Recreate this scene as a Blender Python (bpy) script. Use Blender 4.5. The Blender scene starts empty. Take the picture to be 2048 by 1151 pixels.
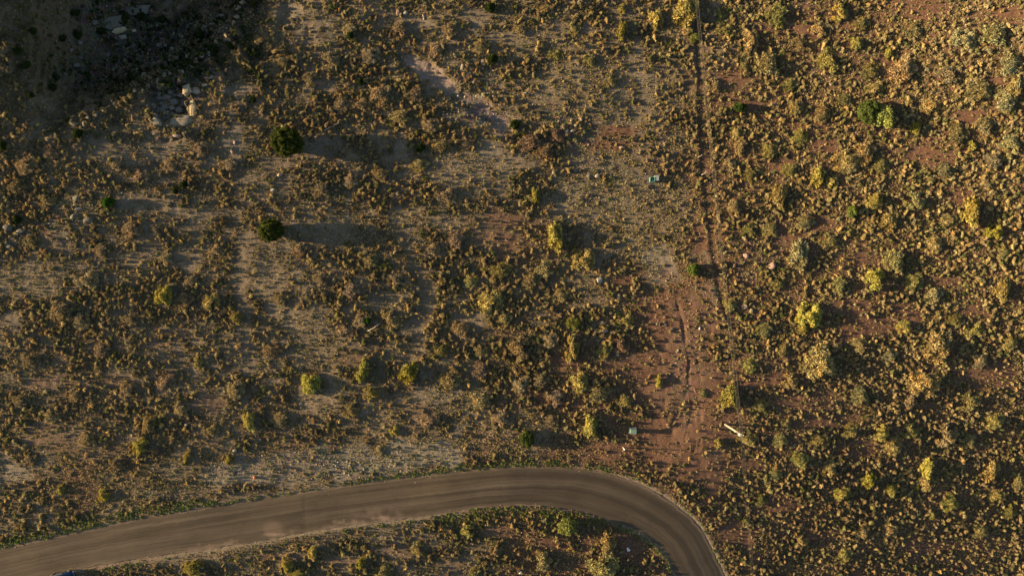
import bpy, math, random
import numpy as np
from mathutils import Vector, Matrix

scene = bpy.context.scene
COL = scene.collection
R = math.radians
rng = np.random.default_rng(7)
random.seed(7)

# ------------------------------------------------------------------ camera, sky, sun, exposure
CAM_H = 115.0                      # drone height
K = 86.0 / 1024.0                  # metres per photo pixel (2048 wide) at z = 0
SUN_EL, SUN_AZ = 11.0, 3.0         # low sun from the left of the photo, shadows drift 3 deg downwards
cam_d = bpy.data.cameras.new('camera')
cam_d.sensor_width = 36.0
cam_d.lens = 36.0 / (2 * 86.0 / CAM_H)
cam_d.clip_start = 0.5
cam_d.clip_end = 6000.0
cam = bpy.data.objects.new('camera', cam_d); COL.objects.link(cam)
cam.location = (0, 0, CAM_H); cam.rotation_euler = (0, 0, 0)
scene.camera = cam

world = bpy.data.worlds.new('World'); scene.world = world
world.use_nodes = True
wn = world.node_tree; wn.nodes.clear()
sky = wn.nodes.new('ShaderNodeTexSky'); sky.sky_type = 'NISHITA'; sky.sun_disc = False
sky.sun_elevation = R(SUN_EL); sky.sun_rotation = R(-90 + SUN_AZ)
sky.air_density = 1.0; sky.dust_density = 1.0; sky.ozone_density = 1.0
bg = wn.nodes.new('ShaderNodeBackground'); bg.inputs['Strength'].default_value = 0.060
wo = wn.nodes.new('ShaderNodeOutputWorld')
wn.links.new(sky.outputs[0], bg.inputs[0]); wn.links.new(bg.outputs[0], wo.inputs[0])

sd = bpy.data.lights.new('sun', 'SUN'); sd.energy = 5.0; sd.angle = R(0.6); sd.color = (1.0, 0.745, 0.425)
sun = bpy.data.objects.new('sun', sd); COL.objects.link(sun)
ldir = Vector((math.cos(R(SUN_EL)) * math.cos(R(SUN_AZ)), -math.cos(R(SUN_EL)) * math.sin(R(SUN_AZ)), -math.sin(R(SUN_EL))))
sun.rotation_euler = ldir.to_track_quat('-Z', 'Y').to_euler(); sun.location = (-60, 10, 60)
vs = scene.view_settings
vs.view_transform = 'Standard'; vs.look = 'None'; vs.gamma = 1.0; vs.exposure = 1.62; vs.use_curve_mapping = False
scene.cycles.max_bounces = 5; scene.cycles.diffuse_bounces = 3; scene.cycles.transmission_bounces = 2

# ------------------------------------------------------------------ numpy noise
_L = [np.random.default_rng(100 + i).random((256, 256)) for i in range(8)]
def vnoise(x, y, s=0):
    x = np.asarray(x, float); y = np.asarray(y, float)
    xi = np.floor(x).astype(int); yi = np.floor(y).astype(int)
    fx = x - xi; fy = y - yi
    fx = fx * fx * fx * (fx * (fx * 6 - 15) + 10); fy = fy * fy * fy * (fy * (fy * 6 - 15) + 10)
    T = _L[s % 8]
    a = T[xi & 255, yi & 255]; b = T[(xi + 1) & 255, yi & 255]
    c = T[xi & 255, (yi + 1) & 255]; d = T[(xi + 1) & 255, (yi + 1) & 255]
    return (a * (1 - fx) + b * fx) * (1 - fy) + (c * (1 - fx) + d * fx) * fy
def fbm(x, y, wl, octv=4, s=0, gain=0.5):
    t = 0; a = 1; n = 0; c, sn = 0.8, 0.6
    x = np.asarray(x, float) / wl; y = np.asarray(y, float) / wl
    for i in range(octv):
        t = t + a * (vnoise(x + 17.3 * i, y + 9.1 * i, s + i) - 0.5); n += a; a *= gain
        x, y = (c * x - sn * y) * 2.03, (sn * x + c * y) * 2.03
    return t / n * 2          # about -1..1
def sstep(a, b, x):
    t = np.clip((x - a) / (b - a), 0, 1); return t * t * (3 - 2 * t)
def poly_dist(px, py, pts):
    d = np.full(np.shape(px), 1e9); side = np.zeros(np.shape(px)); prm = np.zeros(np.shape(px)); L = 0
    for (x0, y0), (x1, y1) in zip(pts[:-1], pts[1:]):
        dx, dy = x1 - x0, y1 - y0; l = math.hypot(dx, dy)
        t = np.clip(((px - x0) * dx + (py - y0) * dy) / (l * l), 0, 1)
        dd = np.hypot(px - x0 - t * dx, py - y0 - t * dy)
        m = dd < d
        side = np.where(m, (dx * (py - y0) - dy * (px - x0)) / l, side)
        prm = np.where(m, L + t * l, prm)
        d = np.minimum(d, dd); L += l
    return d, side, prm
def in_poly(px, py, pts):
    ins = np.zeros(np.shape(px), bool); n = len(pts)
    for i in range(n):
        x0, y0 = pts[i]; x1, y1 = pts[(i + 1) % n]
        if y0 == y1: continue
        c = ((y0 > py) != (y1 > py)) & (px < (x1 - x0) * (py - y0) / (y1 - y0) + x0)
        ins ^= c
    return ins

# ------------------------------------------------------------------ layout of the place (photo pixel coordinates, 2048 wide)
ROAD_TOP = [(-420, 1190), (-200, 1140), (0, 1098), (104, 1076), (257, 1041), (382, 1020), (487, 1004), (591, 987), (700, 969), (804, 956), (909, 944),
            (1013, 935), (1100, 934), (1169, 938), (1221, 947), (1273, 965), (1326, 991), (1360, 1017), (1383, 1036), (1400, 1053), (1417, 1085), (1449, 1151), (1475, 1230), (1490, 1330), (1495, 1480)]
ROAD_BOT = [(-420, 1262), (-200, 1212), (0, 1171), (94, 1149), (163, 1135), (288, 1115), (417, 1097), (521, 1081), (608, 1064), (700, 1049), (804, 1037), (874, 1027),
            (943, 1016), (1013, 1010), (1082, 1009), (1152, 1019), (1200, 1032), (1240, 1045), (1273, 1059), (1308, 1081), (1336, 1112), (1353, 1151), (1375, 1230), (1388, 1330), (1390, 1480)]
ROAD_POLY = ROAD_TOP + ROAD_BOT[::-1]
RIM = [(60, 300), (150, 248), (230, 203), (300, 163), (372, 133), (420, 98), (468, 42), (486, -10), (520, -120), (540, -400)]
SCAR = [(812, 120), (850, 138), (885, 165), (915, 192), (945, 206), (980, 228), (1012, 248)]
PATH_A = [(800, 415), (815, 470), (822, 520), (850, 556), (862, 600), (834, 645), (832, 700), (806, 722)]
PATH_B = [(492, 470), (480, 560), (486, 650), (500, 740)]
TRACK = [(1372, -150), (1385, 0), (1399, 150), (1404, 330), (1419, 450), (1438, 580), (1462, 650)]
GULLY = [(1352, 600), (1366, 650), (1371, 690), (1379, 730), (1377, 775), (1362, 815), (1342, 850)]
GULLY3 = [(1318, 700), (1330, 760), (1328, 820), (1340, 850)]
GULLY5 = [(1395, 720), (1402, 770), (1388, 830), (1392, 890), (1378, 930)]
GULLY6 = [(1345, 860), (1360, 890), (1356, 920), (1340, 950)]
GULLY4 = [(1378, 770), (1398, 800), (1404, 850), (1398, 900)]
GULLY2 = [(1379, 770), (1384, 815), (1372, 870), (1352, 935)]
PALE = [(430, 948), (520, 936), (620, 926), (720, 924), (850, 903), (890, 912)]
SUNK = [(296, 196), (330, 176), (372, 168), (381, 232), (352, 232), (326, 248), (312, 228)]

# bare ground: cx, cy, rx, ry, soil (0 grey sand, 1 red, 2 pale gravel)
BARE = [(800,300,16,28,2),(335,292,55,26,0),(60,565,75,45,0),(20,640,30,26,0),(470,292,14,38,2),(625,62,40,24,0),(578,24,42,18,0),(650,462,50,26,0),
 (660,292,44,20,0),(620,705,46,34,0),(640,800,44,22,0),(280,408,40,11,0),(540,560,30,60,0),(1010,440,60,18,1),(1000,482,42,20,1),(920,338,70,22,0),(1000,322,50,13,0),
 (1100,205,34,14,0),(1132,398,20,24,0),(1274,112,16,50,0),(1240,262,46,16,1),(1225,292,66,13,1),(960,32,56,14,0),(1012,76,46,13,0),(1340,640,66,66,1),(1362,745,84,110,1),(1400,850,60,90,1),
 (1322,872,80,62,1),(1395,925,52,50,1),(1240,900,66,20,1),(1400,490,22,55,1),(1316,530,34,44,2),(560,962,70,12,2),(1500,212,44,13,1),(1604,500,22,36,1),(1560,470,20,20,1),
 (1700,612,54,17,1),(1736,655,50,26,1),(1800,640,20,36,1),(1990,752,60,30,1),(1655,842,42,14,1),(1590,806,40,12,1),(1720,900,24,14,1),(1860,18,46,24,1),(2030,30,30,20,1),
 (1985,160,30,12,1),(1935,232,44,14,1),(1842,312,52,22,1),(1922,392,34,16,1),(1650,292,30,14,1),(1642,446,36,16,1),(1470,150,26,20,1),(560,1112,70,12,1),(800,1100,64,13,1),
 (1000,1064,50,9,1),(1262,1082,40,24,1),(1180,1132,40,12,1),(30,945,40,26,2),(90,870,50,20,1),(980,300,36,22,2),(470,180,40,14,0),
 (640,170,46,14,0),(200,300,40,16,0),(250,520,40,14,0),(120,480,30,20,0),(760,600,20,34,0),(700,720,30,18,1),(840,820,46,18,1),(940,640,30,20,0),(230,760,46,12,1),(100,760,40,14,1),
 (420,810,30,14,1),(1130,720,40,16,1),(1240,560,34,14,1),(1250,720,40,30,1),(1090,1090,26,18,1),(890,1130,46,12,1),(1500,930,50,16,1),(1560,1010,44,14,1),(1480,1070,40,20,1),
 (1640,1070,44,14,1),(1950,620,40,14,1),(1560,330,30,12,1),(1710,520,26,14,1),(1880,560,40,12,1),(1540,760,40,12,1),(1850,1090,60,14,1),(700,1120,50,12,1),(1620,60,30,12,1),
 (840,50,40,12,0),(1160,60,40,10,0),(560,330,40,16,0),(380,520,30,20,0),(400,430,30,12,0),(590,640,24,30,0),(310,690,40,10,1),(1180,330,30,12,0),(1060,330,26,12,0)]
# fine dry grass instead of scrub: cx, cy, rx, ry
GRASSY = [(1300,430,110,80),(1320,510,70,70),(1150,175,80,60),(1050,890,120,40),(370,950,100,50),(60,560,90,50),(930,330,90,30),(690,450,110,45),(1230,340,90,60),(200,960,160,60),
          (560,930,150,40),(800,900,120,40),(640,700,70,80),(900,800,70,50),(560,520,60,70)]
# blotches of loose rock: cx, cy, rx, ry, density
ROCKY = [(1145,245,46,46,1.0),(1085,215,40,26,.6),(955,145,40,34,.7),(960,225,60,34,.8),(380,150,70,40,.8),(330,205,60,40,.7),(260,90,130,70,.9),(430,60,50,60,.7),(170,120,60,60,.6),
         (1240,370,90,60,.35),(1380,740,50,130,.5),(620,930,190,32,.6),(340,290,60,40,.3),(130,440,90,40,.7),(150,490,50,60,.5),(1500,515,50,50,.5),(1230,700,34,30,.5),(1185,660,50,34,.35),(700,140,200,60,.15)]

THICK = [(70,120,90,100),(740,205,120,55),(900,282,150,28),(1090,290,60,26),(150,590,110,70),(960,570,120,60),(1000,740,130,70),(520,130,110,60),(380,150,60,30),(1200,660,80,50),(80,330,90,50),(860,370,70,30),(1800,700,180,100),(1750,1000,240,120),(500,700,40,80)]
def blob(px, py, items, wob=0.35, s=3):
    m = np.zeros(np.shape(px))
    w = 1 + wob * (fbm(px, py, 34, 3, s) * 1.8 + fbm(px, py, 90, 2, s + 2) * 1.4)
    for it in items:
        cx, cy, rx, ry = it[:4]
        dd = np.hypot((px - cx) / rx, (py - cy) / ry) * w
        m = np.maximum(m, sstep(1.25, 0.6, dd) * (it[4] if len(it) > 4 and items is ROCKY else 1))
    return m

# terrain lean from left to right (dz/dx) as control grid, integrated along x
SX = [-400, 0, 250, 500, 800, 1100, 1350, 1600, 1850, 2050, 2450]
SY = [-250, 100, 300, 500, 700, 900, 1151, 1450]
SG = np.array([[0,-.05,-.06,-.04,-.02,.0,.02,.06,.12,.18,0],
      [0,-.06,-.06,-.05,-.02,.01,.02,.06,.13,.20,0],
      [0,-.06,-.05,-.04,-.03,-.02,.01,.05,.08,.14,0],
      [0,-.03,-.04,-.03,-.03,-.02,.02,.02,.03,.06,0],
      [0,-.03,-.03,-.03,-.03,-.02,.01,-.01,-.02,-.01,0],
      [0,-.03,-.03,-.03,-.01,-.03,-.02,-.07,-.10,-.10,0],
      [0,-.01,-.01,-.01,-.04,-.06,-.09,-.12,-.12,-.12,0],
      [0,0,0,0,-.02,-.04,-.05,-.05,-.05,-.05,0]])
fxs = np.arange(-400, 2451, 10.0); fys = np.arange(-250, 1451, 10.0)
_t = np.array([np.interp(fxs, SX, r) for r in SG])
_t = np.array([np.interp(fys, SY, _t[:, i]) for i in range(len(fxs))]).T
ZM = np.cumsum(_t * 10 * K, axis=1); ZM -= ZM[:, 150:151]
for _ in range(6):
    ZM[1:-1] = (ZM[:-2] + 2 * ZM[1:-1] + ZM[2:]) / 4
    ZM[:, 1:-1] = (ZM[:, :-2] + 2 * ZM[:, 1:-1] + ZM[:, 2:]) / 4
def bil(A, gx, gy, x, y):
    i = np.clip(np.searchsorted(gx, x) - 1, 0, len(gx) - 2); j = np.clip(np.searchsorted(gy, y) - 1, 0, len(gy) - 2)
    u = np.clip((x - gx[i]) / (gx[i + 1] - gx[i]), 0, 1); v = np.clip((y - gy[j]) / (gy[j + 1] - gy[j]), 0, 1)
    return (A[j, i] * (1 - u) + A[j, i + 1] * u) * (1 - v) + (A[j + 1, i] * (1 - u) + A[j + 1, i + 1] * u) * v

def road_mask(px, py):             # >0 inside (pixels), <0 outside
    d1 = poly_dist(px, py, ROAD_TOP)[0]; d2 = poly_dist(px, py, ROAD_BOT)[0]
    d = np.minimum(d1, d2)
    return np.where(in_poly(px, py, ROAD_POLY), d, -d)
def macro(px, py):
    z = bil(ZM, fxs, fys, px, py)
    return z + 0.22 * fbm(px, py, 190, 2, 5)
def hp(px, py, detail=True):
    z = macro(px, py)
    if not detail: return z
    rm = road_mask(px, py)
    out = sstep(0, 26, -rm)
    # steep hillside in the upper left that throws the ravine into shade
    T = sstep(420, -20, py + 30 * fbm(px, py, 120, 2, 2))
    z = z + 5.3 * np.clip((400 - px) / 455, 0, 1) ** 1.4 * T * sstep(-700, -300, px)
    wob = 9 * fbm(px, py, 46, 3, 1)
    d, side, _ = poly_dist(px, py, RIM)
    sd_ = np.where(side < 0, d, -d) + wob                  # >0 on the ravine side
    low = sstep(60, 190, px + 0 * py) * 1.0
    step = sstep(-2, 15, sd_) * 2.6 + sstep(14, 60, sd_) * 2.4
    z = z - step * low * sstep(310, 230, py)
    # broken blocks on the ravine bottom and face
    rock = blob(px, py, [(300, 110, 190, 90), (350, 200, 50, 50)], s=4)
    z = z + rock * (1.5 * np.abs(fbm(px, py, 26, 3, 6)) + 0.25 * fbm(px, py, 7, 2, 2))
    zs = z / 0.85 + 0.5 * fbm(px, py, 60, 2, 1); fr = zs - np.floor(zs); led = blob(px, py, [(250, 110, 240, 120), (350, 200, 80, 60), (430, 60, 80, 80)], s=5)
    z = z + led * 0.85 * (sstep(.55, .95, fr) - fr) * 0.8
    z = z - 0.9 * in_poly(px, py, SUNK) * sstep(0, 4, poly_dist(px, py, SUNK + SUNK[:1])[0])
    # ditch along the wires, gullies, path hollows, scar edges
    z = z - 0.10 * np.exp(-(poly_dist(px, py, TRACK)[0] / 5) ** 2)
    z = z + 0.07 * np.exp(-((poly_dist(px, py, TRACK)[1] - 10) / 9) ** 2) * (poly_dist(px, py, TRACK)[0] < 60)
    gw = 5 * fbm(px, py, 24, 3, 7) + 1.5; gk = 0.75 + 0.6 * fbm(px, py, 40, 2, 3)
    z = z - 0.20 * gk * np.exp(-(np.maximum(poly_dist(px, py, GULLY)[0] + gw, 0) / 3.2) ** 2)
    z = z - 0.13 * gk * np.exp(-(np.maximum(poly_dist(px, py, GULLY2)[0] + gw, 0) / 3.0) ** 2)
    for g_ in (GULLY3, GULLY4, GULLY5, GULLY6): z = z - 0.09 * gk * np.exp(-(np.maximum(poly_dist(px, py, g_)[0] + gw, 0) / 2.6) ** 2)
    sc = poly_dist(px, py, SCAR)[0] + 10 * fbm(px, py, 30, 3, 2)
    z = z - 0.35 * sstep(22, 12, sc) + 0.1 * fbm(px, py, 9, 2, 3) * sstep(22, 12, sc)
    z = z - 0.07 * sstep(26, 4, poly_dist(px, py, PATH_A)[0])
    # lumps
    z = z + out * (0.16 * fbm(px, py, 100, 2, 0) + 0.085 * fbm(px, py, 36, 3, 3) + 0.04 * fbm(px, py, 12, 3, 5) + 0.022 * fbm(px, py, 5, 2, 2))
    # shoulder berm thrown up by the grader, then the bed under the road sheet
    z = z + 0.09 * np.exp(-((rm + 9) / 4.0) ** 2) + 0.03 * fbm(px, py, 7, 2, 1) * sstep(0, 4, -rm)
    return z - 0.10 * sstep(-2.0, 2.5, rm)

# ------------------------------------------------------------------ ground sheet
def graded(lo, hi, stp, far):
    core = np.arange(lo, hi + stp / 2, stp); ext = []; s = stp; v = 0
    while v < far: s *= 1.18; v += s; ext.append(v)
    ext = np.array(ext); return np.concatenate([lo - ext[::-1], core, hi + ext])
GX = graded(-97, 97, 0.21, 2600); GY = graded(-56, 56, 0.21, 2600)
XX, YY = np.meshgrid(GX, GY)
Z = np.zeros(XX.shape)
for _ in range(3):
    f = CAM_H / (CAM_H - Z); PX = 1024 + XX / K * f; PY = 575.5 - YY / K * f
    Z = hp(PX, PY)
f = CAM_H / (CAM_H - Z); PX = 1024 + XX / K * f; PY = 575.5 - YY / K * f
GZ = Z
def groundz(X, Y): return bil(GZ, GX, GY, np.asarray(X, float), np.asarray(Y, float))
def at(px, py, up=0.0):            # ground point seen at a photo pixel; up = height of the point that should project there
    px = np.asarray(px, float); py = np.asarray(py, float); z = hp(px, py)
    for _ in range(3):
        s = (CAM_H - z - up) / CAM_H; X = (px - 1024) * K * s; Y = (575.5 - py) * K * s
        z = groundz(X, Y)
    return X, Y, z
def pxof(X, Y, z): f = CAM_H / (CAM_H - z); return 1024 + X / K * f, 575.5 - Y / K * f

def mesh_from(name, V, F, cols=None, mats=(), smooth=False, fm=None, uv=None):
    me = bpy.data.meshes.new(name)
    V = np.asarray(V, np.float32); n = len(V)
    if isinstance(F, np.ndarray): k = F.shape[1]; loops = F.ravel(); starts = np.arange(len(F)) * k; tot = np.full(len(F), k); nf = len(F)
    else:
        tot = np.array([len(f_) for f_ in F]); starts = np.concatenate([[0], np.cumsum(tot)[:-1]]); loops = np.concatenate([np.asarray(f_) for f_ in F]); nf = len(F)
    me.vertices.add(n); me.vertices.foreach_set('co', V.ravel())
    me.loops.add(len(loops)); me.loops.foreach_set('vertex_index', loops.astype(np.int32))
    me.polygons.add(nf); me.polygons.foreach_set('loop_start', starts.astype(np.int32)); me.polygons.foreach_set('loop_total', tot.astype(np.int32))
    if smooth: me.polygons.foreach_set('use_smooth', np.ones(nf, bool))
    if fm is not None: me.polygons.foreach_set('material_index', np.asarray(fm, np.int32))
    if uv is not None:
        l = me.uv_layers.new(name='UVMap'); l.data.foreach_set('uv', np.asarray(uv, np.float32)[loops].ravel())
    if cols is not None:
        for nm, c in (cols.items() if isinstance(cols, dict) else [('tint', cols)]):
            a = me.color_attributes.new(nm, 'FLOAT_COLOR', 'POINT')
            cc = np.ones((n, 4), np.float32); cc[:, :c.shape[1]] = c; a.data.foreach_set('color', cc.ravel())
    for m in mats: me.materials.append(m)
    me.update(calc_edges=True)
    return me
def link(name, me, parent=None, loc=None, rot=None, scale=None):
    o = bpy.data.objects.new(name, me); COL.objects.link(o)
    if parent: o.parent = parent
    if loc is not None: o.location = loc
    if rot is not None: o.rotation_euler = rot
    if scale is not None: o.scale = scale
    return o
def tag(o, label=None, cat=None, group=None, kind=None):
    if label: o['label'] = label
    if cat: o['category'] = cat
    if group: o['group'] = group
    if kind: o['kind'] = kind
    return o

# ------------------------------------------------------------------ materials
def nt(name):
    m = bpy.data.materials.new(name); m.use_nodes = True; m.node_tree.nodes.clear(); return m, m.node_tree
def node(t, kind, **kw):
    n = t.nodes.new(kind)
    for k_, v in kw.items():
        if k_.startswith('i_'): n.inputs[k_[2:].replace('_', ' ')].default_value = v
        else: setattr(n, k_, v)
    return n
def mixc(t, fac, a, b, mode='MIX'):
    n = t.nodes.new('ShaderNodeMix'); n.data_type = 'RGBA'; n.blend_type = mode
    for s, v in ((n.inputs[0], fac), (n.inputs[6], a), (n.inputs[7], b)):
        if hasattr(v, 'is_linked') or isinstance(v, bpy.types.NodeSocket): t.links.new(v, s)
        else: s.default_value = v if not isinstance(v, tuple) else (*v, 1)[:4]
    return n.outputs[2]
def ramp(t, src, pts):
    n = t.nodes.new('ShaderNodeValToRGB'); t.links.new(src, n.inputs[0]); e = n.color_ramp.elements
    while len(e) < len(pts): e.new(0.5)
    for el, (p, c) in zip(e, pts): el.position = p; el.color = (*c, 1) if isinstance(c, tuple) else (c, c, c, 1)
    return n.outputs[0]
def noise(t, co, scale, detail=4, rough=0.6, dist=0.0):
    n = node(t, 'ShaderNodeTexNoise'); n.inputs['Scale'].default_value = scale; n.inputs['Detail'].default_value = detail
    n.inputs['Roughness'].default_value = rough; n.inputs['Distortion'].default_value = dist; t.links.new(co, n.inputs['Vector']); return n.outputs[0]
def finish(t, col, rough=0.95, bump=None, bstr=0.5, bdist=0.05, spec=0.1):
    b = t.nodes.new('ShaderNodeBsdfPrincipled'); o = t.nodes.new('ShaderNodeOutputMaterial')
    if isinstance(col, tuple): b.inputs['Base Color'].default_value = (*col, 1)
    else: t.links.new(col, b.inputs['Base Color'])
    b.inputs['Roughness'].default_value = rough; b.inputs['Specular IOR Level'].default_value = spec
    if bump is not None:
        bn = t.nodes.new('ShaderNodeBump'); bn.inputs['Strength'].default_value = bstr; bn.inputs['Distance'].default_value = bdist
        t.links.new(bump, bn.inputs['Height']); t.links.new(bn.outputs[0], b.inputs['Normal'])
    t.links.new(b.outputs[0], o.inputs[0]); return b

def mat_ground():
    m, t = nt('soil'); co = node(t, 'ShaderNodeNewGeometry').outputs['Position']
    a1 = node(t, 'ShaderNodeVertexColor', layer_name='soil'); sp = node(t, 'ShaderNodeSeparateColor'); t.links.new(a1.outputs[0], sp.inputs[0])
    red, pale, scar = sp.outputs[0], sp.outputs[1], sp.outputs[2]
    a2 = node(t, 'ShaderNodeVertexColor', layer_name='soil_b'); s2 = node(t, 'ShaderNodeSeparateColor'); t.links.new(a2.outputs[0], s2.inputs[0])
    litter, rocky, mud = s2.outputs[0], s2.outputs[1], s2.outputs[2]  # litter also holds the painted ravine shade
    n1 = noise(t, co, 0.35, 6, 0.65); n2 = noise(t, co, 2.2, 6, 0.7); n3 = noise(t, co, 14, 4, 0.7)
    grey = ramp(t, n1, [(0.30, (0.15, 0.116, 0.082)), (0.5, (0.22, 0.172, 0.122)), (0.72, (0.30, 0.238, 0.172))])
    rd = ramp(t, n2, [(0.28, (0.11, 0.060, 0.040)), (0.5, (0.18, 0.098, 0.064)), (0.75, (0.26, 0.158, 0.108))])
    c = mixc(t, red, grey, rd)
    pl = ramp(t, n2, [(0.3, (0.19, 0.16, 0.12)), (0.55, (0.29, 0.245, 0.19)), (0.75, (0.40, 0.345, 0.27))])
    c = mixc(t, pale, c, pl)
    scc = ramp(t, n2, [(0.3, (0.24, 0.17, 0.135)), (0.6, (0.36, 0.275, 0.225)), (0.8, (0.34, 0.28, 0.22))])
    c = mixc(t, scar, c, scc)
    md = ramp(t, n1, [(0.3, (0.18, 0.095, 0.06)), (0.7, (0.27, 0.155, 0.10))])
    c = mixc(t, mud, c, md)
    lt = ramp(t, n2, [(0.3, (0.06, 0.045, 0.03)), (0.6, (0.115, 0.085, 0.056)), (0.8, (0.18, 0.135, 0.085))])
    c = mixc(t, litter, c, lt)  # litter tone; its mask also carries the painted ravine shade
    v = node(t, 'ShaderNodeTexVoronoi'); v.inputs['Scale'].default_value = 1.3; t.links.new(co, v.inputs['Vector'])
    rk = mixc(t, 0.5, v.outputs['Color'], (0.5, 0.5, 0.5)); rk = mixc(t, 1.0, rk, (0.26, 0.22, 0.17), 'MULTIPLY')
    c = mixc(t, rocky, c, rk)
    g = ramp(t, n3, [(0.25, 0.66), (0.5, 1.0), (0.8, 1.35)]); c = mixc(t, 1.0, c, g, 'MULTIPLY')
    v2 = node(t, 'ShaderNodeTexVoronoi'); v2.inputs['Scale'].default_value = 5.0; t.links.new(co, v2.inputs['Vector'])
    peb = ramp(t, v2.outputs['Distance'], [(0.0, 1.35), (0.16, 1.25), (0.24, 1.0), (1.0, 0.95)]); c = mixc(t, 0.7, c, peb, 'MULTIPLY')
    mm = node(t, 'ShaderNodeMath', operation='ADD'); t.links.new(n3, mm.inputs[0]); t.links.new(n2, mm.inputs[1])
    finish(t, c, 0.97, mm.outputs[0], 1.0, 0.2, 0.05); return m
def mat_road():
    m, t = nt('worn_asphalt'); co = node(t, 'ShaderNodeNewGeometry').outputs['Position']
    uvn = node(t, 'ShaderNodeUVMap'); s = node(t, 'ShaderNodeSeparateXYZ'); t.links.new(uvn.outputs[0], s.inputs[0])
    mp = node(t, 'ShaderNodeMapping'); mp.inputs['Scale'].default_value = (34, 0.035, 1); t.links.new(uvn.outputs[0], mp.inputs['Vector'])
    streak = noise(t, mp.outputs[0], 1.0, 5, 0.7, 0.3)
    mp2 = node(t, 'ShaderNodeMapping'); mp2.inputs['Scale'].default_value = (5.5, 0.012, 1); t.links.new(uvn.outputs[0], mp2.inputs['Vector'])
    lane = noise(t, mp2.outputs[0], 1.0, 3, 0.6, 0.4)
    n1 = noise(t, co, 0.25, 5, 0.6); n3 = noise(t, co, 16, 3, 0.8)
    a = node(t, 'ShaderNodeVertexColor', layer_name='wear'); sp = node(t, 'ShaderNodeSeparateColor'); t.links.new(a.outputs[0], sp.inputs[0])
    c = ramp(t, lane, [(0.3, (0.065, 0.048, 0.032)), (0.5, (0.103, 0.078, 0.053)), (0.7, (0.150, 0.114, 0.078))])
    c = mixc(t, 1.0, c, ramp(t, streak, [(0.25, 0.60), (0.5, 1.0), (0.75, 1.38)]), 'MULTIPLY')
    c = mixc(t, 1.0, c, ramp(t, n1, [(0.3, 0.88), (0.7, 1.12)]), 'MULTIPLY')
    vc = node(t, 'ShaderNodeTexVoronoi', feature='DISTANCE_TO_EDGE'); vc.inputs['Scale'].default_value = 0.16; wp = node(t, 'ShaderNodeVectorMath', operation='ADD'); nn = node(t, 'ShaderNodeTexNoise'); nn.inputs['Scale'].default_value = 0.5; nn.inputs['Detail'].default_value = 5
    sc3 = node(t, 'ShaderNodeVectorMath', operation='SCALE'); sc3.inputs['Scale'].default_value = 3.5; t.links.new(co, nn.inputs['Vector']); t.links.new(nn.outputs['Color'], sc3.inputs[0]); t.links.new(co, wp.inputs[0]); t.links.new(sc3.outputs[0], wp.inputs[1]); t.links.new(wp.outputs[0], vc.inputs['Vector'])
    crack = ramp(t, vc.outputs['Distance'], [(0.0, 0.62), (0.010, 0.8), (0.02, 1.0), (1.0, 1.0)])
    c = mixc(t, 0.3, c, crack, 'MULTIPLY')
    mp3 = node(t, 'ShaderNodeMapping'); mp3.inputs['Scale'].default_value = (90, 0.11, 1); t.links.new(uvn.outputs[0], mp3.inputs['Vector'])
    c = mixc(t, 1.0, c, ramp(t, noise(t, mp3.outputs[0], 1.0, 4, 0.7, 0.2), [(0.3, 0.80), (0.7, 1.2)]), 'MULTIPLY')
    c = mixc(t, sp.outputs[0], c, (0.045, 0.036, 0.028))           # newer, darker surfacing and oil bands
    dust = ramp(t, n3, [(0.3, (0.20, 0.135, 0.095)), (0.7, (0.33, 0.235, 0.17))])
    c = mixc(t, sp.outputs[1], c, dust)
    c = mixc(t, 1.0, c, ramp(t, n3, [(0.25, 0.82), (0.75, 1.18)]), 'MULTIPLY')
    finish(t, c, 0.9, n3, 0.5, 0.03, 0.15); return m
def mat_veg(name='foliage', trans=0.22):
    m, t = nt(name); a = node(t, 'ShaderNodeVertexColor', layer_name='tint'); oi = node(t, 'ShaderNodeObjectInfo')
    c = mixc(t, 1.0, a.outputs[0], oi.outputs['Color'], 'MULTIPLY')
    co = node(t, 'ShaderNodeNewGeometry').outputs['Position']
    c = mixc(t, 1.0, c, ramp(t, noise(t, co, 1.7, 3, 0.6), [(0.3, (0.78, 0.76, 0.74)), (0.7, (1.22, 1.2, 1.1))]), 'MULTIPLY')
    d = node(t, 'ShaderNodeBsdfDiffuse'); tr = node(t, 'ShaderNodeBsdfTranslucent'); mx = node(t, 'ShaderNodeMixShader'); mx.inputs[0].default_value = trans
    t.links.new(c, d.inputs[0]); t.links.new(c, tr.inputs[0]); t.links.new(d.outputs[0], mx.inputs[1]); t.links.new(tr.outputs[0], mx.inputs[2])
    o = node(t, 'ShaderNodeOutputMaterial'); t.links.new(mx.outputs[0], o.inputs[0]); return m
def mat_rock():
    m, t = nt('sandstone'); oi = node(t, 'ShaderNodeObjectInfo'); co = node(t, 'ShaderNodeNewGeometry').outputs['Position']
    a = node(t, 'ShaderNodeVertexColor', layer_name='tint')
    n2 = noise(t, co, 2.6, 6, 0.7); n3 = noise(t, co, 9, 4, 0.7)
    c = ramp(t, n2, [(0.3, (0.6, 0.56, 0.5)), (0.55, (1, 1, 1)), (0.75, (1.3, 1.26, 1.18))])
    c = mixc(t, 1.0, c, oi.outputs['Color'], 'MULTIPLY'); c = mixc(t, 1.0, c, a.outputs[0], 'MULTIPLY')
    finish(t, c, 0.92, n3, 0.6, 0.06, 0.15); return m
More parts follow.
